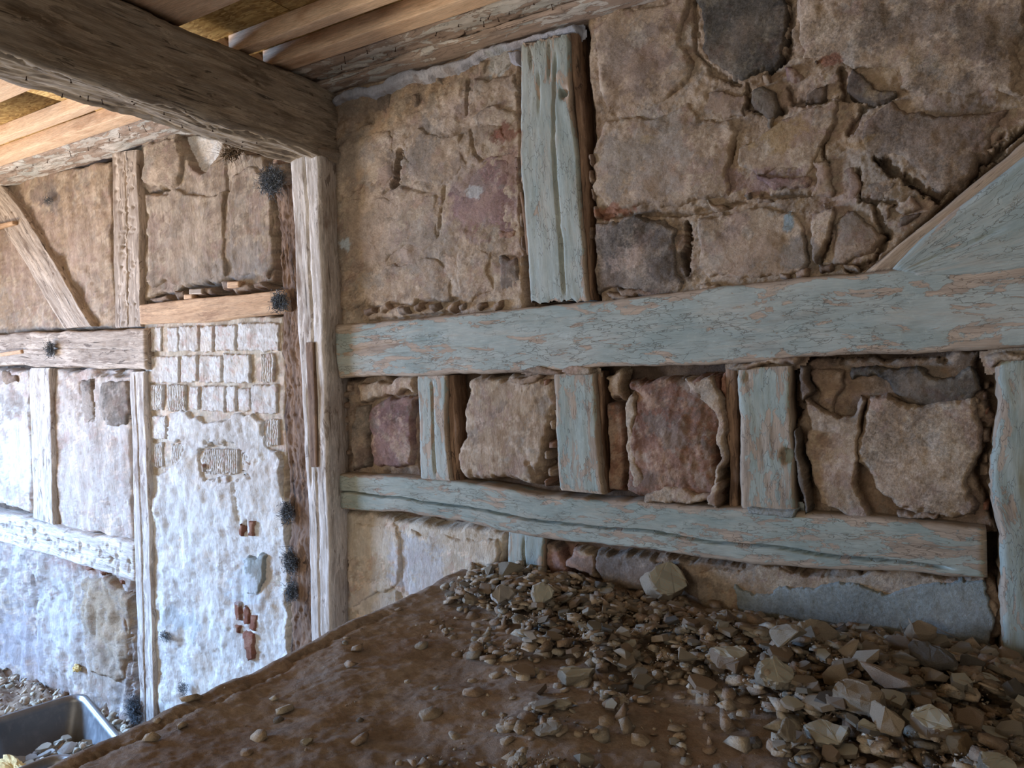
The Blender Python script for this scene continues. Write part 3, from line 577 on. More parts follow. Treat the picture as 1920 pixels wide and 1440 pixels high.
S([(428,322),(470,312),(504,330),(512,400),(514,480),(500,530),(432,520),(426,420)], 'straw', yf=-.020, edge=.018, mat=M_STRAW, streak=.005)
R('white_board', [(328,246),(420,262),(410,330),(340,330)], 'lime', yf=.030, edge=.004, amp=.001, jag=.002)
for i, (x, y, w_) in enumerate([(385,544,22),(425,542,16),(455,538,18),(490,540,16),(300,560,26),(340,552,14)]):
    S([(x-w_,y-10),(x+w_*.5,y-12),(x+w_,y+6),(x-w_*.6,y+9)], 'pebble', yf=-.03, edge=.014, jag=.008)
R('clay_infill', [(-60,690),(60,694),(60,966),(-60,930)], 'limepink', yf=-.008, edge=.02, amp=.008, jag=.006, streak=.005, mat=M_LIME)
S([(0,690),(32,694),(30,712),(0,718)], 'claydark', yf=-.02, edge=.014)
R('clay_infill', [(100,690),(246,694),(250,1022),(108,990)], 'limepink', yf=-.004, edge=.02, amp=.008, jag=.006, streak=.004, mat=M_LIME,
  carve=[([(150,715),(152,780)],.006,.03),([(178,705),(176,790)],.006,.03),([(180,700),(240,702)],.012,.03)])
S([(152,712),(176,706),(178,780),(162,794),(150,772)], 'grey', yf=-.014, edge=.010)
S([(182,716),(238,708),(242,760),(240,800),(200,798),(178,770)], 'grey', yf=-.022, edge=.014, bulge=.01, mat=M_STRAW)
R('clay_infill', [(-70,1000),(60,1018),(160,1052),(252,1080),(256,1200),(262,1420),(-70,1420)], 'claygrey', yf=-.006, edge=.02, amp=.016, per=.7, jag=.010, streak=.009, bulge=.01, mat=M_LIME,
  carve=[([(68,1070),(72,1200)],.006,.03),([(245,1110),(250,1300)],.014,.03)])
S([(150,1090),(195,1076),(244,1110),(246,1180),(236,1280),(170,1270),(146,1180)], 'straw', yf=-.030, edge=.03, streak=.010, amp=.012)
for i in range(7): R('brick', [(140+i*16,1052+i*6),(152+i*16,1056+i*6),(153+i*16,1064+i*6),(141+i*16,1061+i*6)], 'brick', yf=-.020, edge=.006, amp=.002) if i % 2 else None
# --- bricked-up doorway: mortar bed, hollow bricks above, rough limewashed render below
R('mortar_bed', [(268,596),(536,590),(540,900),(545,1300),(286,1420),(276,900)], 'cream', yf=-.010, edge=.01, amp=.004, jag=.004, mat=M_LIME)
def hollow_brick(x0, x1, y0, y1, ribbed, yf=-.022, pal='lime'):
    A0 = W(x0, y0, yf); A1 = W(x1, y0, yf); B0 = W(x0, y1, yf); B1 = W(x1, y1, yf); wm = np.linalg.norm(A1-A0)
    n = max(8, int(wm/.004)); n = n*2 if ribbed else n
    s = np.concatenate([[0], np.linspace(.012, .988, n+1), [1]])[:, None]; t = np.concatenate([[0], np.linspace(.015, .985, 24), [1]])[None]
    X = A0[0]*(1-s)*(1-t)+A1[0]*s*(1-t)+B0[0]*(1-s)*t+B1[0]*s*t; Z = A0[1]*(1-s)*(1-t)+A1[1]*s*(1-t)+B0[1]*(1-s)*t+B1[1]*s*t
    e = np.minimum(np.minimum(s, 1-s)*wm, np.minimum(t, 1-t)*.12); sd = int(x0+y0*3) % 50
    X = X+fb(X, Z, .2, sd+3, 0)*.002; Z = Z+fb(X, Z, .2, sd+4, 0)*.0025
    Y = yf+.006*(1-np.clip(e/.006, 0, 1))**2-fb(X, Z, .25, sd, 0)*.0012
    if ribbed: Y = Y+.0045*(np.abs(((s*wm/.0125) % 1)-.5) > .32)*(e > .003)
    Y = np.where(e <= 0, .03, Y)
    c = wallcol(X.ravel(), Z.ravel(), pal, sd); idx = np.arange(X.size).reshape(X.shape)
    # real clay showing through the limewash where it is worn
    k = smooth(fb(X.ravel(), Z.ravel(), .25, sd+8, 0)*1.4-.9)[:, None]*.5; c = c*(1-k)+np.array(lin((.76, .62, .56)))*k
    q = np.stack([idx[:-1, :-1], idx[:-1, 1:], idx[1:, 1:], idx[1:, :-1]], -1).reshape(-1, 4)
    me = mesh_np('brick', np.stack([X.ravel(), Y.ravel(), Z.ravel()], 1), q, c, smooth_=not ribbed); o = link('brick', me, None, M_LIME); recenter(o); o.parent = wall; o.location = o.location-wall.location
for x0, x1, y0, y1, rb in [(278,302,614,660,0),(313,333,613,658,0),(335,371,612,658,0),(374,398,612,660,0),(402,441,610,658,0),(444,522,606,658,0),
      (278,334,668,718,0),(338,368,667,717,0),(372,414,666,718,0),(418,468,664,718,0),(488,512,663,716,1),
      (281,304,722,770,1),(313,346,722,770,1),(354,372,726,768,0),(377,421,724,772,0),(424,441,724,772,0),(470,518,722,776,0),(446,468,728,770,0),
      (283,310,780,824,0),(498,521,788,836,1),(283,304,830,876,1),(320,342,832,878,1),(383,446,842,890,1),(452,474,842,872,1),(294,316,1186,1236,1),(412,426,892,946,0)]:
    hollow_brick(x0, x1, y0, y1, rb, yf=-.022 if y0 < 1000 else -.020)
R('limewashed_render', [(312,776),(380,776),(420,782),(470,780),(494,790),(496,836),(522,842),(530,880),(536,1000),(545,1300),(286,1420),(282,1130),(278,890),(316,884),(345,840),(318,828)], 'lime', yf=-.024, edge=.010, amp=.008, per=.45, jag=.012, streak=.006, mat=M_LIME, amp2=.0015,
  carve=[([(376,850),(378,885)],.012,.03),([(383,842),(446,842),(448,892),(384,892)],.02,.03),([(400,865),(446,866)],.05,.02),([(462,975),(463,1008)],.006,.02),([(436,900),(440,960),(450,1000)],.006,.012)])
for p in ([(437,1128),(452,1130),(450,1168),(440,1165)],[(455,1128),(468,1140),(466,1175),(452,1172)],[(468,1150),(482,1152),(480,1188),(466,1185)],[(448,975),(458,985),(456,1008),(446,1004)],[(465,978),(476,980),(475,1010),(463,1008)],
          [(374,866),(382,868),(382,888),(374,886)],[(440,1170),(452,1176),(450,1192),(442,1188)]):
    R('brick', p, 'brick', yf=-.037, edge=.006, amp=.002, jag=.003)
R('brick', [(452,1182),(478,1188),(474,1238),(462,1240)], 'brick', yf=-.038, edge=.006, amp=.002, jag=.003)
S([(455,1045),(500,1040),(488,1075),(480,1125),(462,1120),(458,1080)], 'blue', yf=-.034, edge=.01, amp=.002, mat=M_LIME)
# ================================================================== TIMBERS OF THE FRAME
def fade(lo, hi): return lambda u, v: lo+(hi-lo)*u
timber('rail', [(622,606),(760,598),(1000,574),(1150,562),(1400,532),(1500,516),(1720,500),(1990,474)], [(634,710),(780,706),(1000,697),(1100,692),(1300,682),(1540,672),(1700,664),(1990,650)], -.040, mat=M_BLUE, r=.012, amp=.0035, jag=.004,
  wearfn=lambda u, v: .40+.16*(u > .9)*1+.12*(u < .25)+.22*smooth((v-.9)*8)+.2*smooth((.1-v)*8), cracks=[([(0,.55),(.14,.40),(.24,.34)],.003,.010),([(.1,.58),(.3,.5),(.45,.48)],.002,.004),([(.5,.7),(.75,.66),(.9,.72)],.002,.004),([(.3,.2),(.5,.18),(.7,.25)],.0015,.003)],
  label='thick horizontal rail with flaking blue-grey paint, above the row of small panels')
timber('rail', [(630,889),(760,896),(860,904),(1060,934),(1210,944),(1480,960),(1700,978),(1850,992)], [(632,955),(760,962),(860,978),(950,1000),(1130,1022),(1430,1062),(1620,1070),(1852,1087)], -.036, mat=M_BLUE2, r=.012, amp=.003, jag=.004,
  wearfn=lambda u, v: .34+.24*u+.2*smooth((v-.9)*8)+.1*smooth((.1-v)*8), dv=.0024, cracks=[([(0,.50),(.12,.58),(.30,.62),(.42,.58),(.6,.62),(.8,.70),(.97,.82)],.0034,.05),([(.2,.8),(.3,.84),(.4,.80)],.002,.006),([(.05,.3),(.2,.28)],.002,.004)],
  label='lower horizontal rail with a long drying crack, worn blue-grey paint, just above the rubble')
timber('post', [(970,84),(976,240),(984,420),(994,566)], [(1062,60),(1075,240),(1090,420),(1104,562)], -.034, mat=M_BLUE, r=.010, amp=.003, jag=.004, cracks=[([(.05,.75),(.4,.6),(.75,.62),(1,.62)],.002,.010),([(0,.2),(.12,.25)],.004,.012),([(0,.62),(.18,.58)],.003,.010),([(.1,.4),(.3,.36)],.002,.006)],
  wearfn=lambda u, v: .26+.12*smooth((.3-u)*4), endrag=.003, holes=[(.22,.86,.014,.03)], label='upright blue-painted post between the two large stone panels')
timber('post_edge', [(1058,58),(1076,200),(1090,360),(1102,562)], [(1080,56),(1096,200),(1104,360),(1108,562)], -.018, mat=M_BROWN, r=.008, amp=.003, jag=.005, label='bare dark-brown timber strip along the right edge of the blue post')
timber('lath', [(972,360),(980,420),(985,478)], [(978,360),(988,420),(992,478)], -.030, mat=M_BROWN, r=.004, jag=.003, label='thin splintered wood strip at the left foot of the blue post', cat='lath')
timber('stud', [(778,706),(784,800),(786,900)], [(838,704),(836,800),(846,902)], -.032, mat=M_BLUE, r=.010, amp=.003, jag=.004, wear=.50, cracks=[([(0,.5),(.5,.55),(1,.5)],.002,.010)], label='narrowest blue stud under the rail, nearest the corner post')
timber('stud_edge', [(836,704),(842,800),(844,902)], [(850,703),(858,800),(862,902)], -.016, mat=M_BROWN, r=.006, amp=.003, jag=.005, label='bare grey-brown edge strip right of the narrowest blue stud')
timber('stud', [(1038,700),(1042,820),(1048,920)], [(1112,696),(1122,820),(1134,928)], -.030, mat=M_BLUE2, r=.012, amp=.003, jag=.005, wear=.54, label='blue-grey stud with streaky peeling paint, second under the rail from the corner post')
timber('stud_edge', [(1112,698),(1122,800),(1126,925)], [(1126,696),(1132,800),(1138,925)], -.010, mat=M_BROWN, r=.006, amp=.003, jag=.005, label='dark bare edge strip right of the second blue stud under the rail')
timber('stud', [(1382,690),(1386,820),(1388,955)], [(1486,686),(1488,820),(1490,958)], -.034, mat=M_BLUE2, r=.012, amp=.004, jag=.005, wear=.57, holes=[(.07,.18,.009,.008),(.62,.9,.02,.02)], label='widest blue stud under the rail with a round knot near its top')
timber('stud_edge', [(1360,692),(1364,820),(1370,950)], [(1382,690),(1386,820),(1388,955)], -.008, mat=M_BROWN, r=.006, amp=.004, jag=.005, label='dark bare edge strip left of the widest blue stud')
timber('post', [(1862,668),(1866,800),(1870,1000),(1876,1240)], [(2010,662),(2012,800),(2016,1000),(2020,1250)], -.050, mat=M_BLUE2, r=.016, amp=.005, jag=.005, wear=.42, label='blue-green post at the right end, standing on the rubble')
timber('post', [(950,992),(950,1100)], [(1022,1004),(1018,1110)], -.024, mat=M_BLUE, r=.010, amp=.003, jag=.004, wear=.35, cracks=[([(0,.45),(1,.5)],.002,.010)], label='short blue post stub under the lower rail, foot buried in rubble')
timber('brace', [(1620,512),(1700,448),(1800,366),(1930,258),(2040,165)], [(1690,505),(1740,448),(1830,378),(1950,292),(2060,196)], -.022, mat=M_BARE, r=.012, amp=.003, jag=.004, label='bare splintered upper edge of the diagonal blue brace')
timber('brace', [(1676,504),(1730,452),(1800,388),(1920,292),(2050,188)], [(1720,520),(1900,506),(1990,490),(2080,420),(2180,330)], -.042, mat=M_BLUE, r=.012, amp=.003, jag=.004, wear=.25, cracks=[([(0,.4),(.3,.5),(.5,.45)],.002,.006)], label='diagonal blue brace rising to the right from the thick rail')
# mortar shreds and paint flakes curling off
# corner post: front, worn inner part and inlaid strip
timber('corner_post', [(540,286),(548,400),(556,600),(568,800),(578,1000),(584,1330)], [(597,284),(600,400),(607,600),(613,800),(619,1000),(622,1330)], -.095, yb=.06, mat=M_LIMEW, r=.014, amp=.004, jag=.004, du=.012,
  cracks=[([(.0,.55),(.2,.5),(.35,.6)],.003,.008),([(.55,.5),(.8,.45),(1,.5)],.003,.012),([(.4,.3),(.6,.25)],.003,.008)], label='tall weathered corner post carrying the big ceiling beam')
timber('rebate', [(512,300),(522,420),(530,560),(534,700),(540,900),(545,1330)], [(556,300),(560,420),(566,560),(574,700),(584,900),(592,1330)], -.030, mat=M_BROWN, r=.012, amp=.007, jag=.007, hew=.006, label='hollowed dark-brown wood face left of the corner post')
timber('inlaid_strip', [(571,642),(576,750),(580,876)], [(587,642),(592,750),(594,876)], -.108, yb=-.085, mat=M_BROWN, r=.004, amp=.001, jag=.001, label='brown wooden strip let into the corner post', cat='lath')
# left part
timber('stud', [(206,286),(210,400),(214,615)], [(258,280),(262,400),(264,613)], -.030, mat=M_OLD, r=.010, amp=.004, jag=.005, notches=90, notch=(.016,.010), du=.006, dv=.004, cracks=[([(0,.55),(.5,.5),(1,.52)],.004,.016)], label='grey upright stud pitted with pick marks, upper left')
timber('brace', [(-60,340),(-8,405),(50,500),(118,616)], [(-12,330),(40,392),(100,490),(172,612)], -.035, mat=M_OLD, r=.010, amp=.004, jag=.005, notches=30, label='slanting grey brace at the far left above the rail')
timber('rail', [(-60,628),(60,624),(180,620),(272,616)], [(-60,682),(60,686),(180,690),(274,693)], -.050, mat=M_OLD, r=.016, amp=.005, jag=.005, cracks=[([(.2,.5),(.6,.45),(.95,.5)],.003,.010)], notches=30, label='old grey horizontal rail at the left, beside the bricked doorway')
timber('stud', [(54,690),(58,820),(62,972)], [(92,690),(96,820),(98,985)], -.034, mat=M_LIMEW, r=.010, amp=.004, jag=.005, notches=60, notch=(.014,.008), label='limewashed stud with pick marks below the left rail')
timber('jamb', [(242,698),(248,900),(254,1100),(264,1400)], [(270,696),(276,900),(284,1100),(292,1400)], -.045, mat=M_LIMEW, r=.010, amp=.003, jag=.004, cracks=[([(0,.4),(.5,.5),(1,.4)],.003,.012)], label='whitened door jamb left of the bricked-up doorway')
timber('rail', [(-60,950),(0,962),(120,992),(250,1020)], [(-60,1008),(0,1018),(120,1052),(252,1094)], -.045, mat=M_LIMEW, r=.020, amp=.006, jag=.006, notches=110, notch=(.016,.012), du=.007, cracks=[([(.1,.6),(.6,.7),(1,.55)],.003,.010)], label='whitewashed sloping rail hacked with pick marks, lower left')
timber('lintel', [(260,572),(400,556),(535,543)], [(262,608),(400,602),(537,584)], -.055, mat=M_LINTEL, r=.004, amp=.0012, jag=.002, label='pale pine lintel over the bricked-up doorway')
for (x, y, w_, h_, m, lb) in [(366,547,12,5,M_OLD,'small grey wood block standing on the left of the pine lintel'),(436,534,11,6,M_LINTEL,'small light wood block on mortar above the pine lintel'),
      (352,557,8,5,M_LINTEL,'small pine offcut touching the top of the lintel, leftmost')]:
    timber('wood_block', [(x-w_,y-h_),(x+w_,y-h_-1)], [(x-w_,y+h_),(x+w_,y+h_-1)], -.048, yb=.0, mat=m, r=.003, amp=.0008, jag=.001, du=.006, dv=.004, label=lb, cat='block')
timber('batten', [(-40,666),(38,656)], [(-40,674),(40,663)], -.062, yb=-.03, mat=M_LINTEL, r=.003, jag=.001, label='fresh broken pine splinter lying on the left rail', cat='lath')
timber('lath', [(-20,424),(24,414)], [(-20,432),(24,420)], -.06, yb=-.03, mat=M_LINTEL, r=.002, jag=.001, label='small pine stick on the far-left brace', cat='lath')
# ================================================================== CEILING
bm = beam3('ceiling_beam', (-2.007,-4.6,.90), (-2.007,.02,.90), .187, .268, M_BEAM, r=.022, amp=.005, jag=.008, seed=5, du=.012, dv=.006, cracks=[(.5,1,.82,.004,.012),(.3,.9,.75,.004,.010),(.6,.97,.15,.004,.01),(.4,.9,.93,.003,.008)])
tag(bm, 'massive old soot-brown beam running from the corner post toward the viewer', 'beam')
tp = beam3('top_plate', (-5.6,-.045,1.105), (-.2,-.045,1.105), .31, .13, M_WHITEP, r=.010, amp=.004, jag=.006, seed=8, du=.012, dv=.008, wear=.60, cracks=[(.1,.95,.25,.003,.01),(.2,.9,.22,.003,.008)])
tag(tp, 'old whitewashed plate along the wall top, studded with bent nails', 'timber')
lp = beam3('cornice_board', (-1.93,-.02,1.028), (-.3,-.02,1.028), .15, .022, M_WHITEP, r=.004, amp=.002, jag=.003, seed=9, du=.012, dv=.006, wear=.7)
tag(lp, 'lower pinkish-brown board fixed along the wall under the old plate', 'timber')
def nail(x, y, z, ln, sd):
    r = random.Random(sd); bmn = []; V = []; Q = []; n = 6; p = Vector((x, y, z+.01)); d = Vector((r.uniform(-.3, .3), r.uniform(-.3, .3), -1)).normalized(); bend = Vector((r.uniform(-1, 1), r.uniform(-1, 1), .2))*.35
    rings = []
    for k in range(5):
        s = k/4; c = p+d*ln*s+bend*ln*s*s*.5; rr = .0013 if k < 4 else .0013
        rings.append((c, rr))
    rings.append((rings[-1][0]+d*.0003, .0032)); rings.append((rings[-1][0]+d*.0012, .0030))
    for c, rr in rings:
        for j in range(n): a = j*2*math.pi/n; V.append((c.x+rr*math.cos(a), c.y+rr*math.sin(a), c.z))
    for k in range(len(rings)-1):
        for j in range(n): Q.append((k*n+j, k*n+(j+1) % n, (k+1)*n+(j+1) % n, (k+1)*n+j))
    me = mesh_np('nail', V, Q); return me
for i, (px, py) in enumerate([(1034,14),(992,34),(905,42),(902,36),(920,30),(932,34),(870,62),(820,62),(860,46),(742,90),(700,110),(688,98),(640,125),(645,108),(955,22),(1000,8),(224,252),(130,285),(90,300),(240,240),(268,238),(205,262),(165,276),(60,308),(30,312)]):
    p = at(px, py, 2, 1.036); o = link('nail', nail(p[0], min(-.03, max(-.185, p[1])), 1.036, random.uniform(.012, .030), i), None, M_NAIL); recenter(o); o.parent = tp; o.location = o.location-tp.location
for i in range(26):
    y = -random.uniform(.25, 1.6); o = link('nail', nail(-2.007+random.uniform(-.08, .08), y, .772, random.uniform(.008, .026), i+60), None, M_NAIL); recenter(o); o.parent = bm; o.location = o.location-bm.location
# joists and boards
J = [(-.239, .07, 'pine joist nearest the wall, beside the old plate'), (-.3925, .045, 'thin pine batten next to the joist nearest the wall'), (-.76, .28, 'broad pinkish planed joist, third from the wall'), (-1.30, .07, 'pine joist fourth from the wall'),(-1.75,.07,'pine joist fifth from the wall'),(-2.3,.07,'pine joist sixth from the wall')]
for k, (yc, w_, lb) in enumerate(J):
    for side, (xa, xb) in (('left', (-5.4, -2.02)), ('right', (-1.995, 1.2))):
        o = beam3('ceiling_joist', (xa, yc, 1.071), (xb, yc, 1.071), w_, .060, M_PINE, r=.003, amp=.0004, jag=.0003, seed=20+k+(7 if side == 'left' else 0), du=.1, dv=.02)
        tag(o, lb+(', left of the old beam' if side == 'left' else ', right of the old beam'), 'joist')
ceil = mesh_np('ceiling', [(-6.2,-5.5,1.118),(1.6,-5.5,1.118),(1.6,.2,1.118),(-6.2,.2,1.118),(-6.2,-5.5,1.2),(1.6,-5.5,1.2),(1.6,.2,1.2),(-6.2,.2,1.2)], [(0,3,2,1),(4,5,6,7),(0,1,5,4),(1,2,6,5),(2,3,7,6),(3,0,4,7)], smooth_=False)
ceil = link('ceiling', ceil, None, mat_plain('rough_deck_boards', (.55, .43, .30))); tag(ceil, kind='structure')
bx = [-6.2, -3.02, -1.0, 1.0]
for x0, x1 in ((-6.1, -3.05), (-3.045, -1.70), (-1.695, 1.5)):
    for y0, y1 in ((-5.2, -3.85), (-3.845, -2.60), (-2.595, -1.345), (-1.34, .1)):
        o = beam3('osb_panel', (x0, (y0+y1)/2, 1.109), (x1, (y0+y1)/2, 1.109), y1-y0, .016, M_OSB, r=.002, amp=0, jag=0, seed=int(x0*7+y0*3) % 40, du=.5, dv=.4, parent=None)
        o.parent = ceil
# blue-white remains of the plaster cove at the top of the wall
R('painted_plaster', [(640,168),(690,155),(800,122),(880,98),(990,66),(1080,34),(1086,46),(1060,58),(990,78),(900,106),(810,140),(760,160),(722,164),(690,176),(645,188),(620,196),(618,186)], 'paleblue', yf=-.034, yb=.0, edge=.010, amp=.002, jag=.006, vary=.4, mat=M_LIME)
R('painted_plaster', [(945,90),(968,84),(968,120),(950,118)], 'paleblue', yf=-.022, edge=.006, amp=.002, jag=.006, vary=.4, mat=M_LIME)
# ================================================================== PLATFORM AND LOWER FLOOR
def gsamp(x, y):
    """height of the dusty platform"""
    h = fb(x, y, 2.2, 31, 1)*.006+fb(x, y, .9, 33, 0)*.0011
    h = h+.012*smooth((x+.75)/.5)*smooth((y+1.25)/.5)*smooth((-.12-y)/.25)       # low bank of rubble dust
    h = h+.022*smooth((x+1.33)/.12)*smooth((y+.22)/.2)*smooth((-.55-x)/.4)
    e = (x-X_EDGE); h = h-.012*np.clip(1-e/.03, 0, 1)**2
    h = h-.006*np.exp(-((e-.055-.012*fb(y, 0*y, .9, 3, 0))/.006)**2)*(y < -.45)-.004*np.exp(-((e-.055)/.02)**2)*(y < -.45)
    return h
yy = [0.05]
while yy[-1] > -3.2: yy.append(yy[-1]-max(.0035, .0042*abs(yy[-1]+2.0)/1.0 if yy[-1] > -1.5 else .01))
yy = np.array(yy)
xx = np.concatenate([np.arange(X_EDGE, .75, .005), np.arange(.75, 1.6, .05)])
Xg, Yg = np.meshgrid(xx, yy, indexing='ij'); hg = gsamp(Xg, Yg)+fb(Xg, Yg, .45, 35, 2)*.0005
Xe = Xg.copy(); Xe[0] += fb(yy, 0*yy, .5, 37, 0)*.003; Xe[1] += fb(yy, 0*yy, .5, 37, 0)*.002
Zg = Z_PLAT+hg; n0, n1 = Xg.shape
lay = [np.stack([Xe, Yg, Zg], -1)]
V = np.stack([Xe, Yg, Zg], -1).reshape(-1, 3); idx = np.arange(n0*n1).reshape(n0, n1)
q = np.stack([idx[:-1, :-1], idx[:-1, 1:], idx[1:, 1:], idx[1:, :-1]], -1).reshape(-1, 4)
sk = np.stack([np.full(n1, X_EDGE+.004), yy, np.full(n1, Z_LOW)], 1); b0 = len(V); V = np.vstack([V, sk]); s_i = np.arange(n1)+b0
q = np.vstack([q, np.stack([idx[0, :-1], s_i[:-1], s_i[1:], idx[0, 1:]], 1)])
col = wallcol(V[:, 0], V[:, 1]*1.0+40, 'dust', 5)
d2 = smooth(fb(V[:, 0], V[:, 1], 1.8, 44, 0)*.8-.2)[:, None]*.45; col = col*(1-d2)+np.array(lin((.55, .455, .38)))*d2
pf = mesh_np('floor', V, q[:, ::-1], col)
M_DUST = mat_masonry('brown_dust', .3, 160, .0035)
pfo = link('floor', pf, None, M_DUST); tag(pfo, 'raised platform floor thick with brown dust', kind='structure')
# check which way normals face; the top must look up
if pf.polygons[10].normal.z < 0: pf.flip_normals()
lx = np.arange(-6.2, X_EDGE+.03, .02); ly = np.arange(.1, -3.5, -.02); LX, LY = np.meshgrid(lx, ly, indexing='ij')
LZ = Z_LOW+fb(LX, LY, .8, 51, 0)*.008+.05*smooth((LY+.35)/.3)*(1+.4*fb(LX, LY, .5, 52, 0)); idx = np.arange(LX.size).reshape(LX.shape)
q = np.stack([idx[:-1, :-1], idx[:-1, 1:], idx[1:, 1:], idx[1:, :-1]], -1).reshape(-1, 4)
lf = mesh_np('floor_lower', np.stack([LX, LY, LZ], -1).reshape(-1, 3), q[:, ::-1], wallcol(LX.ravel(), LY.ravel()+30, 'claydark', 8))
if lf.polygons[10].normal.z < 0: lf.flip_normals()
lfo = link('floor_lower', lf, None, M_DUST); tag(lfo, 'dirt floor of the lower level', kind='structure')
# ---- loose crusts, lips and flakes on the wall
R('mortar_lip', [(1364,694),(1380,684),(1440,678),(1505,671),(1500,684),(1440,690),(1380,698)], 'clay', yf=-.050, yb=-.01, edge=.008, amp=.003, jag=.006)
R('mortar_crust', [(1487,808),(1496,800),(1508,830),(1510,880),(1513,958),(1500,968),(1491,900)], 'slate', yf=-.046, yb=.02, edge=.010, amp=.004, jag=.006)
R('mortar_crust', [(1496,694),(1510,690),(1518,720),(1532,746),(1512,762),(1498,745)], 'slate', yf=-.034, yb=.02, edge=.010, amp=.004, jag=.006)
R('painted_plaster', [(1396,956),(1492,957),(1488,972),(1402,968)], 'blue', yf=-.050, yb=-.02, edge=.004, amp=.001, jag=.003)
R('mortar_lip', [(1846,664),(1880,656),(1925,660),(1925,676),(1870,678),(1850,690)], 'clay', yf=-.062, yb=-.02, edge=.008, amp=.003, jag=.006)
R('mortar_lip', [(1050,699),(1062,690),(1110,686),(1114,699),(1080,708)], 'clay', yf=-.044, yb=-.02, edge=.006, amp=.002, jag=.005)
R('mortar_lip', [(960,694),(1010,686),(1060,690),(1050,698),(1000,702)], 'claydark', yf=-.048, yb=-.02, edge=.006, amp=.002, jag=.005)
S([(506,300),(530,296),(540,330),(534,352),(512,350)], 'grey', yf=-.060, yb=-.01, edge=.014, jag=.008)
S([(566,272),(590,268),(604,276),(602,290),(570,288)], 'clay', yf=-.100, yb=0, edge=.010, jag=.006)
S([(600,262),(616,268),(622,292),(604,288)], 'clay', yf=-.050, yb=0, edge=.010, jag=.006)
# ================================================================== RUBBLE
M_CHIP = NT('blue_grey_painted_face'); _n = M_CHIP.noise(pos(M_CHIP), 50, 7, .65)
M_CHIP = M_CHIP.fin(M_CHIP.mix(M_CHIP.ramp(_n, .45, .62), lin((.60, .615, .575)), lin((.66, .60, .53))), .9, M_CHIP.bump(_n, .001, .6), .2)
RUBC = {'beige': (.75, .68, .59), 'brown': (.67, .585, .50), 'grey': (.67, .635, .57), 'pale': (.78, .73, .65), 'ochre': (.62, .52, .39), 'red': (.58, .44, .37), 'slate': (.50, .475, .44), 'lime': (.84, .82, .79)}
def rub_mesh(kind, tone, seed, sub=False, thin=.2):
    r = random.Random(seed); bm = bmesh.new()
    if kind == 'slab':
        n = r.randint(5, 8); a0 = r.uniform(0, 6.28); th = thin*r.uniform(.75, 1.3); pts = []
        for i in range(n):
            a = a0+i*2*math.pi/n+r.uniform(-.3, .3); q = r.uniform(.72, 1.08); pts.append((math.cos(a)*q, math.sin(a)*q*.78))
        for z, k in ((-th/2, 1.0), (th/2, r.uniform(.86, .98))):
            for x, y in pts: bm.verts.new((x*k*.5+r.uniform(-.02, .02), y*k*.5+r.uniform(-.02, .02), z+r.uniform(-.02, .02)))
        bmesh.ops.convex_hull(bm, input=bm.verts)
    else:
        for i in range(r.randint(7, 10)):
            v = Vector((r.gauss(0, 1), r.gauss(0, 1), r.gauss(0, 1))).normalized(); q = r.uniform(.8, 1.1)
            bm.verts.new((v.x*.54*q, v.y*.42*q, v.z*.33*q))
        bmesh.ops.convex_hull(bm, input=bm.verts)
    for v in [v for v in bm.verts if not v.link_faces]: bm.verts.remove(v)
    if sub:
        bmesh.ops.bevel(bm, geom=list(bm.edges), offset=.02, segments=1, affect='EDGES', profile=.5)
        bmesh.ops.triangulate(bm, faces=bm.faces); bmesh.ops.subdivide_edges(bm, edges=[e for e in bm.edges if e.calc_length() > .10], cuts=2, use_grid_fill=False)
        bmesh.ops.triangulate(bm, faces=bm.faces); bm.normal_update()
        C0 = np.array([v.co[:] for v in bm.verts]); N0 = np.array([v.normal[:] for v in bm.verts])
        d = fb(C0[:, 0]+C0[:, 2]*.7, C0[:, 1]+C0[:, 2]*.5, 2.6, seed, 0)*.016
        for v, a, b in zip(bm.verts, N0, d): v.co += Vector(a.tolist())*float(b)*1.15
    me = bpy.data.meshes.new('fragment'); bm.to_mesh(me); bm.free()
    me.materials.append(M_RUB); me.materials.append(M_CHIP)
    c = np.array(lin(RUBC[tone]))*r.uniform(.9, 1.1); a = me.attributes.new('Col', 'FLOAT_COLOR', 'POINT'); cc = np.ones((len(me.vertices), 4), np.float32); cc[:, :3] = c; a.data.foreach_set('color', cc.ravel())
    if kind == 'slab' and r.random() < .4:
        for p in me.polygons:
            if p.normal.z > .8: p.material_index = 1
    return me
import bmesh
TONES = ['beige']*7+['brown']*6+['grey']*3+['pale']*2+['slate']
PROTO = [('slab' if i % 4 < 3 else 'chunk', TONES[(i*7) % len(TONES)]) for i in range(54)]
PM = [rub_mesh(k, t_, 100+i, False, random.uniform(.10, .22)) for i, (k, t_) in enumerate(PROTO)]
def mesh_arrays(me):
    v = np.empty(len(me.vertices)*3, np.float32); me.vertices.foreach_get('co', v); f = [tuple(p.vertices) for p in me.polygons]
    T = []
    for p in f:
        for i in range(1, len(p)-1): T.append((p[0], p[i], p[i+1]))
    c = np.empty(len(me.vertices)*4, np.float32); me.attributes['Col'].data.foreach_get('color', c)
    return v.reshape(-1, 3), np.array(T, np.int32), c.reshape(-1, 4)[0, :3]
PA_ = [mesh_arrays(m) for m in PM]
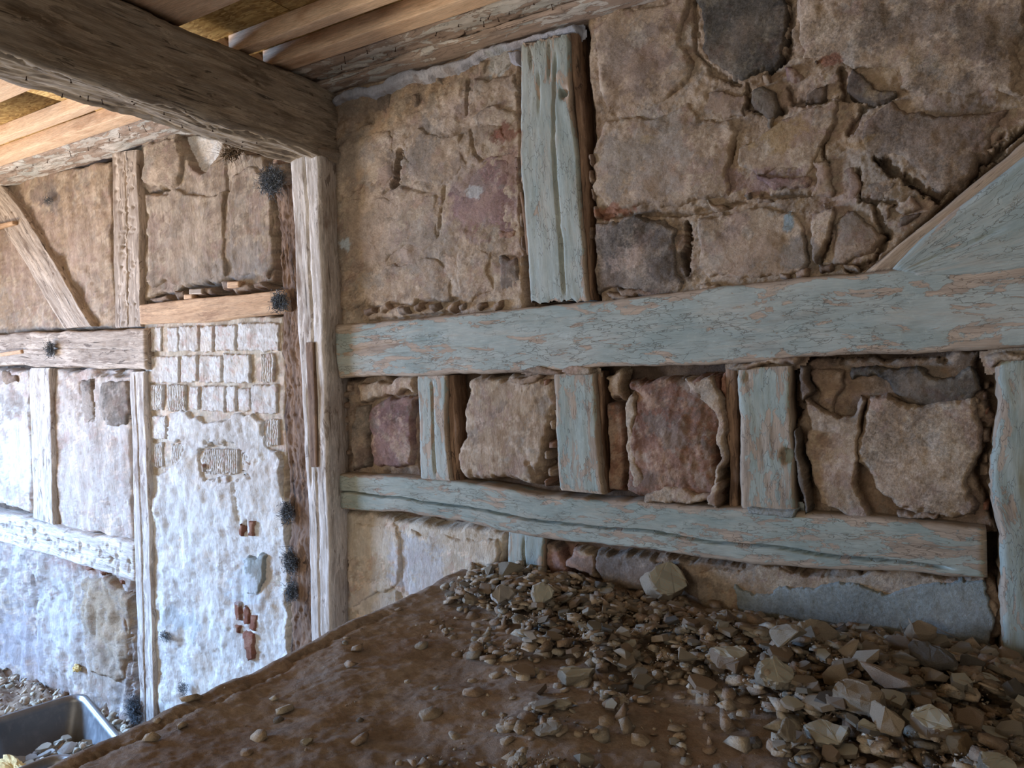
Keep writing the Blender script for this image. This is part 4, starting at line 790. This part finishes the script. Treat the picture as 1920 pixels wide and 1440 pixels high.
class Pile:
    cap = 0
    """height map on which pieces are set down one after another"""
    def __init__(s, x0, x1, y0, y1, h, cell=.008):
        s.x0, s.y0, s.c = x0, y0, cell; s.nx, s.ny = int((x1-x0)/cell), int((y1-y0)/cell)
        X, Y = np.meshgrid(x0+(np.arange(s.nx)+.5)*cell, y0+(np.arange(s.ny)+.5)*cell, indexing='ij'); s.H = h(X, Y)
    def foot(s, x, y, r):
        i0, i1 = int((x-r-s.x0)/s.c), int((x+r-s.x0)/s.c)+1; j0, j1 = int((y-r-s.y0)/s.c), int((y+r-s.y0)/s.c)+1
        i0, j0 = max(0, i0), max(0, j0); return slice(i0, max(i0+1, min(s.nx, i1))), slice(j0, max(j0+1, min(s.ny, j1)))
    def rest(s, x, y, size, thick, tilt):
        f = s.foot(x, y, size*.36); h = s.H[f]
        if h.size == 0: return None
        g0 = Z_PLAT+float(gsamp(np.array([x]), np.array([y]))[0]) if s.cap else -9; base = float(np.percentile(h, 70)); base = min(base, g0+s.cap*(.012+.043*min(1, max(0, (-y-.05)/.30)))) if s.cap else base; z = base+thick*.30
        s.H[f] = np.maximum(h, base+thick*.55); return z
def plan(pts, z=Z_PLAT): return [tuple(at(px, py, 2, z)[:2]) for px, py in pts]
DENSE = plan([(850,1104),(900,1078),(960,1062),(1100,1080),(1250,1090),(1440,1152),(1870,1220),(2010,1240),(2010,1620),(1600,1620),(1560,1450),(1480,1400),(1400,1340),(1330,1290),(1230,1275),(1090,1262),(1040,1222),(960,1190),(900,1165),(840,1132)])
SPARSE = plan([(790,1150),(860,1120),(2010,1230),(2010,1620),(700,1620),(740,1420),(880,1330),(900,1260),(820,1200)])
def dens(x, y):
    X = np.array([x]); Y = np.array([y]); d = sdf(X, Y, DENSE)[0]; s_ = sdf(X, Y, SPARSE)[0]; cl = fb(X, Y, .9, 71, 0)[0]
    a = float(smooth(np.array([(d+.03+.02*cl)/.07]))[0]); b = float(smooth(np.array([(s_+.02)/.12]))[0])*(.10+.55*max(0, cl-.35))
    return max(a, b, .012)
pile = Pile(X_EDGE+.01, 1.0, -1.9, -.02, lambda X, Y: Z_PLAT+gsamp(X, Y))
rnd = random.Random(4); pile.cap = 1.0
def transf(x, y, z, size, tilt, r):
    m = Matrix.Rotation(r.uniform(-tilt, tilt), 4, 'X') @ Matrix.Rotation(r.uniform(-tilt, tilt), 4, 'Y') @ Matrix.Rotation(r.uniform(0, 6.28), 4, 'Z')
    return Matrix.Translation((x, y, z)) @ m @ Matrix.Diagonal((size, size, size, 1))
def stuff_pile(name, pl, count, smin, smax, region, r, power=1.8, tilt=.5, label=None, maxtry=60000, zone=None, cat='rubble'):
    VV, TT, CC = [], [], []; nb = 0; k = 0; tr = 0
    while k < count and tr < maxtry:
        tr += 1; x = r.uniform(region[0], region[1]); y = r.uniform(region[2], region[3])
        if r.random() > (zone or dens)(x, y): continue
        i = r.randrange(len(PM)); size = smin+(smax-smin)*r.random()**power; v, T, c = PA_[i]
        th = (v[:, 2].max()-v[:, 2].min())*size; z = pl.rest(x, y, size, th, 0)
        if z is None: continue
        M = np.array(transf(x, y, z, size, tilt, r)); VV.append(v@M[:3, :3].T+M[:3, 3]); TT.append(T+nb); CC.append(np.tile(c*r.uniform(.82, 1.1), (len(v), 1))); nb += len(v); k += 1
    me = mesh_np(name, np.vstack(VV), [], np.vstack(CC), smooth_=False, T=np.vstack(TT)); o = link(name, me, None, M_RUB)
    return tag(o, label, cat, kind='stuff')
REG = (X_EDGE+.03, .75, -1.75, -.025)
stuff_pile('rubble_bed', pile, 3300, .014, .056, REG, rnd, 1.15, .35, 'bed of small stone and plaster rubble spread over the platform by the wall')
stuff_pile('gravel', pile, 6000, .003, .010, REG, rnd, 1.5, .8, 'scattered crumbs and gravel on the dusty platform', 120000)
def put_piece(name, me, x, y, z, size, tilt, r, label, cat, group=None, rot=None):
    o = bpy.data.objects.new(name, me); C.objects.link(o); o.matrix_world = transf(x, y, z, size, tilt, r) if rot is None else Matrix.Translation((x, y, z)) @ rot @ Matrix.Diagonal((size, size, size, 1))
    return tag(o, label, cat, group)
k = 0; tr = 0
VIS = plan([(800,1140),(900,1070),(1440,1150),(1935,1222),(1935,1455),(680,1455)])
while k < 255 and tr < 20000:
    tr += 1; x = rnd.uniform(REG[0], .55); y = rnd.uniform(-1.25, -.05)
    if sdf(np.array([x]), np.array([y]), VIS)[0] < 0 or rnd.random() > dens(x, y)**1.4: continue
    i = rnd.randrange(len(PM)); near = min(1, max(0, (x+1.0)/1.2)); size = rnd.uniform(.034, .055+.026*near); v = PA_[i][0]; th = (v[:, 2].max()-v[:, 2].min())*size
    z = pile.rest(x, y, size, th, 0)
    slab = PROTO[i][0] == 'slab'
    px, py = proj((x, y, z)); zone_ = 'close to the wall foot' if y > -.22 else 'at the left end of the pile' if px < 1100 else 'in the lower right corner' if (px > 1500 and py > 1330) else 'near the right post' if px > 1700 else 'on the open dust in front of the pile' if dens(x, y) < .7 else 'in the middle of the pile'
    lb_ = {'beige': 'beige', 'brown': 'brown', 'grey': 'grey', 'pale': 'pale', 'slate': 'dark grey'}[PROTO[i][1]]+(' flat' if slab else ' lumpy')+(' small' if size < .046 else ' larger')+' rubble fragment '+zone_
    put_piece('rubble_fragment', PM[i], x, y, z, size, .32 if slab else .6, rnd, lb_, 'rubble', 'rubble fragments on the platform'); k += 1
# the pieces one can single out
BIG = [((1456,1248),92,'slab','grey','large flat angular grey slab in the middle of the rubble',.35,.16,.2),((1548,1378),88,'slab','grey','big flat pitted grey slab low in the frame, front edge of the rubble',.3,.14,-.3),
 ((1656,1264),88,'chunk','brown','large long brown rock with ridged top, right of centre in the rubble',.3,0,-.5),((1610,1282),80,'slab','beige','wide beige-pink slab just left of the ridged brown rock',.25,.30,-.3),((1655,1318),76,'chunk','beige','blocky beige lump in front of the ridged brown rock',.3,0,.5),
 ((1752,1236),92,'slab','slate','long bluish-grey flake tilting down toward the right',.45,.12,-.8),((1728,1184),62,'slab','beige','angular beige block leaning near the blue-grey plaster',.3,.5,.1),((1528,1188),86,'slab','pale','long pale slab near the plastered wall base',.3,.12,.3),
 ((1478,1204),72,'chunk','pale','pale pitted lump beside the long pale slab',.3,0,-.5),((1372,1240),66,'slab','brown','squat brown block left of the large grey slab',.2,.42,-.1),((1080,1262),74,'slab','grey','flat greenish-grey slab at the lower left edge of the rubble',.1,.16,0),
 ((1028,1352),58,'slab','pale','pale flat chip alone on bare brown dust',.08,.12,-.3),((1052,1311),40,'slab','pale','small pale chip between the lone flat chip and the rubble',.1,.12,.2),((1158,1283),46,'slab','slate','greenish-grey split flake on the edge of the bare dust',.1,.12,-.2),
 ((1262,1092),80,'slab','beige','large beige chunk standing against the wall foot',.9,.35,.4),((1017,1112),48,'slab','pale','pale yellowish chip standing upright near the blue stub post',1.1,.16,.4),((938,1112),52,'slab','lime','whitish slab on the left end of the rubble',.55,.16,.7),
 ((880,1140),38,'slab','pale','thin pale flake at the rubble\'s left tip',.2,.14,.5),((1802,1372),62,'chunk','ochre','rounded ochre-yellow lump in the lower right of the rubble',.3,0,.3),((1872,1424),66,'slab','grey','greenish-grey slab in the bottom right corner',.35,.18,.3),
 ((1748,1352),58,'slab','brown','brown block left of the ochre lump',.5,.35,-.4),((1625,1338),36,'slab','slate','small green-grey painted flake before the blocky lump',.4,.14,.2),((1902,1284),46,'slab','slate','blue-grey painted piece at the right frame edge',.6,.3,.5),
 ((1820,1242),42,'chunk','slate','dark bluish-grey rounded stone near the right post',.3,0,.1),((1500,1385),50,'chunk','beige','beige lump lying against the big pitted slab',.3,0,.6),((950,1070),52,'chunk','grey','purplish-grey stone at the foot of the short blue stub',.3,0,.1),
 ((574,1381),26,'slab','beige','small lone beige chip on the bare platform, lower left',.15,.2,.3),((1478,1330),46,'slab','pale','light grey broken slab upright among brown stones',.7,.14,.9),((1290,1218),40,'chunk','pale','pale round-edged pebble in the middle left of the rubble',.3,0,.2),
 ((1820,1330),52,'slab','brown','flat brown slab between the ochre lump and the right post',.4,.2,-.5),((1700,1395),50,'slab','brown','brown split stone left below the ochre lump',.5,.2,-.9),((1868,1195),40,'chunk','beige','beige stone lying against the foot of the right post',.3,0,.3)]
for i, (p, wpx, kind, tone, lb, tilt, th, rz) in enumerate(BIG):
    q = at(p[0], p[1], 2, Z_PLAT+.03); f = pile.foot(q[0], q[1], .02); h0 = float(np.percentile(pile.H[f], 60)) if pile.H[f].size else Z_PLAT; size = wpx*depth_at(*q)/F_PX*1.12; lift = size*(.30*abs(math.sin(tilt)) if tilt > .4 else .12*abs(math.sin(tilt))); q = at(p[0], p[1], 2, h0+.012+lift)
    if q[1] > -.045: q[1] = -.045
    me = rub_mesh(kind, tone, 900+i*3, True, th or .2); me.name = 'fragment_large'
    vz = np.array([v.co.z for v in me.vertices]); thk = (vz.max()-vz.min())*size; z = pile.rest(q[0], q[1], size, thk, 0)
    cz, sz = math.cos(YAW), math.sin(YAW)
    rot = Matrix.Rotation(YAW, 4, 'Z') @ Matrix.Rotation(tilt, 4, 'X') @ Matrix.Rotation(rz*.5, 4, 'Y') @ Matrix.Rotation(rz, 4, 'Z')
    put_piece('stone_lump' if kind == 'chunk' else 'plaster_slab', me, q[0], q[1], z+lift, size, 0, rnd, lb, 'stone' if kind == 'chunk' else 'slab', rot=rot)
# ================================================================== TUBS ON THE LOWER FLOOR
def rrect(L, Wd, r, n=6):
    out = []
    for cx, cy, a0 in ((L/2-r, Wd/2-r, 0), (-L/2+r, Wd/2-r, 90), (-L/2+r, -Wd/2+r, 180), (L/2-r, -Wd/2+r, 270)):
        for k in range(n+1): a = math.radians(a0+90*k/n); out.append((cx+r*math.cos(a), cy+r*math.sin(a)))
    return out
def loft(name, rings, cap0=True, cap1=False, mat=None, parent=None):
    V, Q = [], []; m = len(rings[0][0])
    for pts, z in rings: V += [(x, y, z) for x, y in pts]
    for k in range(len(rings)-1):
        for j in range(m): Q.append((k*m+j, k*m+(j+1) % m, (k+1)*m+(j+1) % m, (k+1)*m+j))
    T = []
    if cap0: V.append((0, 0, rings[0][1])); T += [(len(V)-1, (j+1) % m, j) for j in range(m)]
    if cap1: V.append((0, 0, rings[-1][1])); b = (len(rings)-1)*m; T += [(len(V)-1, b+j, b+(j+1) % m) for j in range(m)]
    me = mesh_np(name, V, Q, None, None, None, True, T); o = link(name, me, parent, mat); return o
def tub(name, loc, ang, L, Wd, H, label):
    t = empty(name, loc); t.rotation_euler = (0, 0, ang); tag(t, label, 'tub', 'mortar tubs on the lower floor')
    k = .84; ky = .66; loft('basin', [(rrect(L*k, Wd*ky, .05), 0), (rrect(L*k+.01, Wd*ky+.01, .055), .008), (rrect(L-.035, Wd-.035, .07), H-.03), (rrect(L-.035, Wd-.035, .07), H-.004),
        (rrect(L-.045, Wd-.045, .068), H-.004), (rrect(L-.05, Wd-.05, .068), H-.03), (rrect(L*k-.01, Wd*ky-.01, .05), .014), (rrect(L*k-.05, Wd*ky-.05, .04), .006)], True, True, M_TUB, t)
    loft('rim', [(rrect(L-.036, Wd-.036, .07), H-.022), (rrect(L-.004, Wd-.004, .085), H-.022), (rrect(L, Wd, .086), H-.014), (rrect(L-.004, Wd-.004, .085), H-.002), (rrect(L-.02, Wd-.02, .08), H+.002), (rrect(L-.04, Wd-.04, .072), H-.001), (rrect(L-.046, Wd-.046, .068), H-.012)], False, False, M_TUB, t)
    return t
A_ = at(158, 1295, 2, -1.55); B_ = at(243, 1396, 2, -1.55); ang = math.atan2(B_[1]-A_[1], B_[0]-A_[0]); Lt = .72; Wt = .43
ex = np.array([math.cos(ang), math.sin(ang)]); ey = np.array([-ex[1], ex[0]]); cen = (A_[:2]+B_[:2])/2-ey*(Wt/2)
tb = tub('mortar_tub', (cen[0], cen[1], -1.82), ang, Lt, Wt, .27, 'black plastic mortar tub with plaster rubble inside, at the bottom left')
P2 = at(126, 1408, 2, -1.36); a2 = ang+.12; e2 = np.array([math.cos(a2), math.sin(a2)]); n2_ = np.array([-e2[1], e2[0]]); c2 = P2[:2]+e2*.30-n2_*.205
tub('mortar_tub', (c2[0], c2[1], -1.82), a2, .66, .42, .46, 'second deeper black tub cut off by the bottom frame edge')
def local(u, v): q = cen+ex*u+ey*v; return q[0], q[1]
tp_ = Pile(cen[0]-.6, cen[0]+.6, cen[1]-.6, cen[1]+.6, lambda X, Y: -1.735+.10*np.clip(((X-cen[0])*ex[0]+(Y-cen[1])*ex[1])/.3+.45, 0, 1))
def tubzone(x, y):
    u = (x-cen[0])*ex[0]+(y-cen[1])*ex[1]; v = (x-cen[0])*ey[0]+(y-cen[1])*ey[1]; return 1.0 if (abs(u) < Lt*.385 and abs(v) < Wt*.31 and u > -.22+abs(v)*.2) else 0.0
stuff_pile('tub_rubble', tp_, 420, .02, .05, (cen[0]-.4, cen[0]+.4, cen[1]-.4, cen[1]+.4), rnd, 1.2, .5, 'small plaster crumbs filling the bottom of the black tub', zone=tubzone)
PML = [rub_mesh('slab', ['lime', 'pale', 'grey', 'pale'][i % 4], 300+i, False, .16) for i in range(10)]
k = 0
while k < 34:
    x, y = local(rnd.uniform(-.26, .27), rnd.uniform(-.14, .14))
    if not tubzone(x, y): continue
    size = rnd.uniform(.05, .095); z = tp_.rest(x, y, size, size*.16, 0)
    put_piece('plaster_fragment', PML[k % 10], x, y, z+.006, size, .45, rnd, 'pale plaster fragment lying inside the black tub', 'rubble', 'plaster fragments in the black tub'); k += 1
lowp = Pile(-5.6, -2.4, -1.2, .0, lambda X, Y: Z_LOW+.02+.05*smooth((Y+.35)/.3))
stuff_pile('floor_rubble', lowp, 700, .012, .06, (-5.3, -2.6, -.5, -.03), rnd, 1.8, .6, 'grey rubble along the wall foot of the lower floor', zone=lambda x, y: 0.0 if (abs((x-cen[0])*ex[0]+(y-cen[1])*ex[1]) < .42 and abs((x-cen[0])*ey[0]+(y-cen[1])*ey[1]) < .27) else 1.0)
# crumpled yellowish foam on the tub's near rim
def lump(name, loc, sx, sy, sz, mat, label, cat, seed):
    bm_ = bmesh.new(); bmesh.ops.create_icosphere(bm_, subdivisions=4, radius=1)
    for v in bm_.verts:
        c = v.co; d = 1+float(fb(c.x+c.z*.6+3, c.y-c.z*.8+3, 5.0, seed, 0))*.22+float(fb(c.x-c.z+3, c.y+c.z*.5+3, 2.0, seed+1, 0))*.08; v.co = Vector((c.x*sx*d, c.y*sy*d, c.z*sz*d))
    me = bpy.data.meshes.new(name); bm_.to_mesh(me); bm_.free(); o = link(name, me, None, mat); o.location = loc; tag(o, label, cat); return o
M_FOAM = mat_plain('yellowed_foam', (.84, .76, .55), .9, .1, 0, 60, .12)
q = at(26, 1442, 2, -1.53); lump('foam_scrap', (q[0], q[1], q[2]), .10, .035, .022, M_FOAM, 'crumpled yellowish foam scrap on the near rim of the black tub', 'foam', 3)
q = at(126, 1296, 2, -1.70); lump('foam_scrap', (q[0], .0-.03, -1.60), .022, .018, .016, M_FOAM, 'small yellow crumb stuck at the wall behind the black tub', 'foam', 9)
# ================================================================== TANGLES OF DARK FIBRE
M_FIB = mat_plain('dark_grey_fibre', (.36, .37, .38), .9, .1, 0, 200, .5)
M_ROOT = mat_plain('brown_straw', (.40, .34, .27), .9, .1, 0, 200, .4)
def tuft(px, py, y, rx, rz, n, ln, mat, label, seed, th=.0016):
    r = np.random.RandomState(seed); c = at(px, py, 1, y); sc = depth_at(*c)/F_PX; V, Q = [], []; nb = 0
    for k in range(n):
        p = c+np.array([r.normal(0, .42)*rx*sc/.8, -abs(r.normal(0, .010)), r.normal(0, .42)*rz*sc]); d = r.normal(0, 1, 3)*np.array([1, .5, 1]); d /= np.linalg.norm(d); b = r.normal(0, 1, 3)*.7
        L = ln*r.uniform(.4, 1.2); s1 = np.cross(d, [.3, .9, .2]); s1 /= np.linalg.norm(s1); s2 = np.cross(d, s1)
        for j in range(4):
            s = j/3; m = p+d*L*(s-.5)+b*L*s*s*1.1; w_ = th*(1.15-s)
            for a in (0, 2.09, 4.19): V.append(m+(s1*math.cos(a)+s2*math.sin(a))*w_)
        for j in range(3):
            for i in range(3): Q.append((nb+j*3+i, nb+j*3+(i+1) % 3, nb+(j+1)*3+(i+1) % 3, nb+(j+1)*3+i))
        nb += 12
    o = link('fibre_tuft', mesh_np('fibre_tuft', V, Q), None, mat); recenter(o); tag(o, label, 'tuft'); return o
tuft(97, 655, -.060, 9, 16, 374, 0.0175, M_FIB, 'dark grey fibre tuft stuck to the old left rail', 1)
tuft(527, 566, -.068, 16, 18, 646, 0.0200, M_FIB, 'dark fibre tangle at the right end of the pine lintel', 2)
tuft(540, 960, -.045, 10, 20, 408, 0.0225, M_FIB, 'dark fibre tuft in the door corner, uppermost of three beside the white render', 3)
tuft(546, 1052, -.045, 10, 24, 510, 0.0225, M_FIB, 'dark fibre tuft in the door corner, middle one beside the white render', 4)
tuft(548, 1108, -.045, 8, 18, 340, 0.0200, M_FIB, 'dark fibre tuft in the door corner, lowest beside the white render', 5)
tuft(512, 340, -.075, 24, 24, 1054, 0.0250, M_FIB, 'large dark fibre nest under the ceiling beam, left of the corner post', 6)
tuft(438, 288, -.060, 22, 9, 153, 0.0450, M_ROOT, 'long straw and roots hanging out under the ceiling beam', 7, .0022)
tuft(254, 1330, -.050, 14, 26, 714, 0.0275, M_FIB, 'dark fibre tangle low on the wall behind the tub, at the jamb foot', 8)
tuft(312, 1192, -.040, 14, 10, 204, 0.0125, M_FIB, 'faint grey fibre patch on the white render, upper one', 9, .001)
tuft(346, 1290, -.040, 12, 14, 238, 0.0125, M_FIB, 'faint grey fibre patch on the white render, lower one', 10, .001)
tuft(92, 376, -.02, 10, 8, 102, 0.0150, M_FIB, 'small dark fibre smear on the clay panel at the upper left', 11, .001)
tuft(172, 118, 0, 1, 1, 1, 0.0005, M_FIB, 'x', 12) if 0 else None
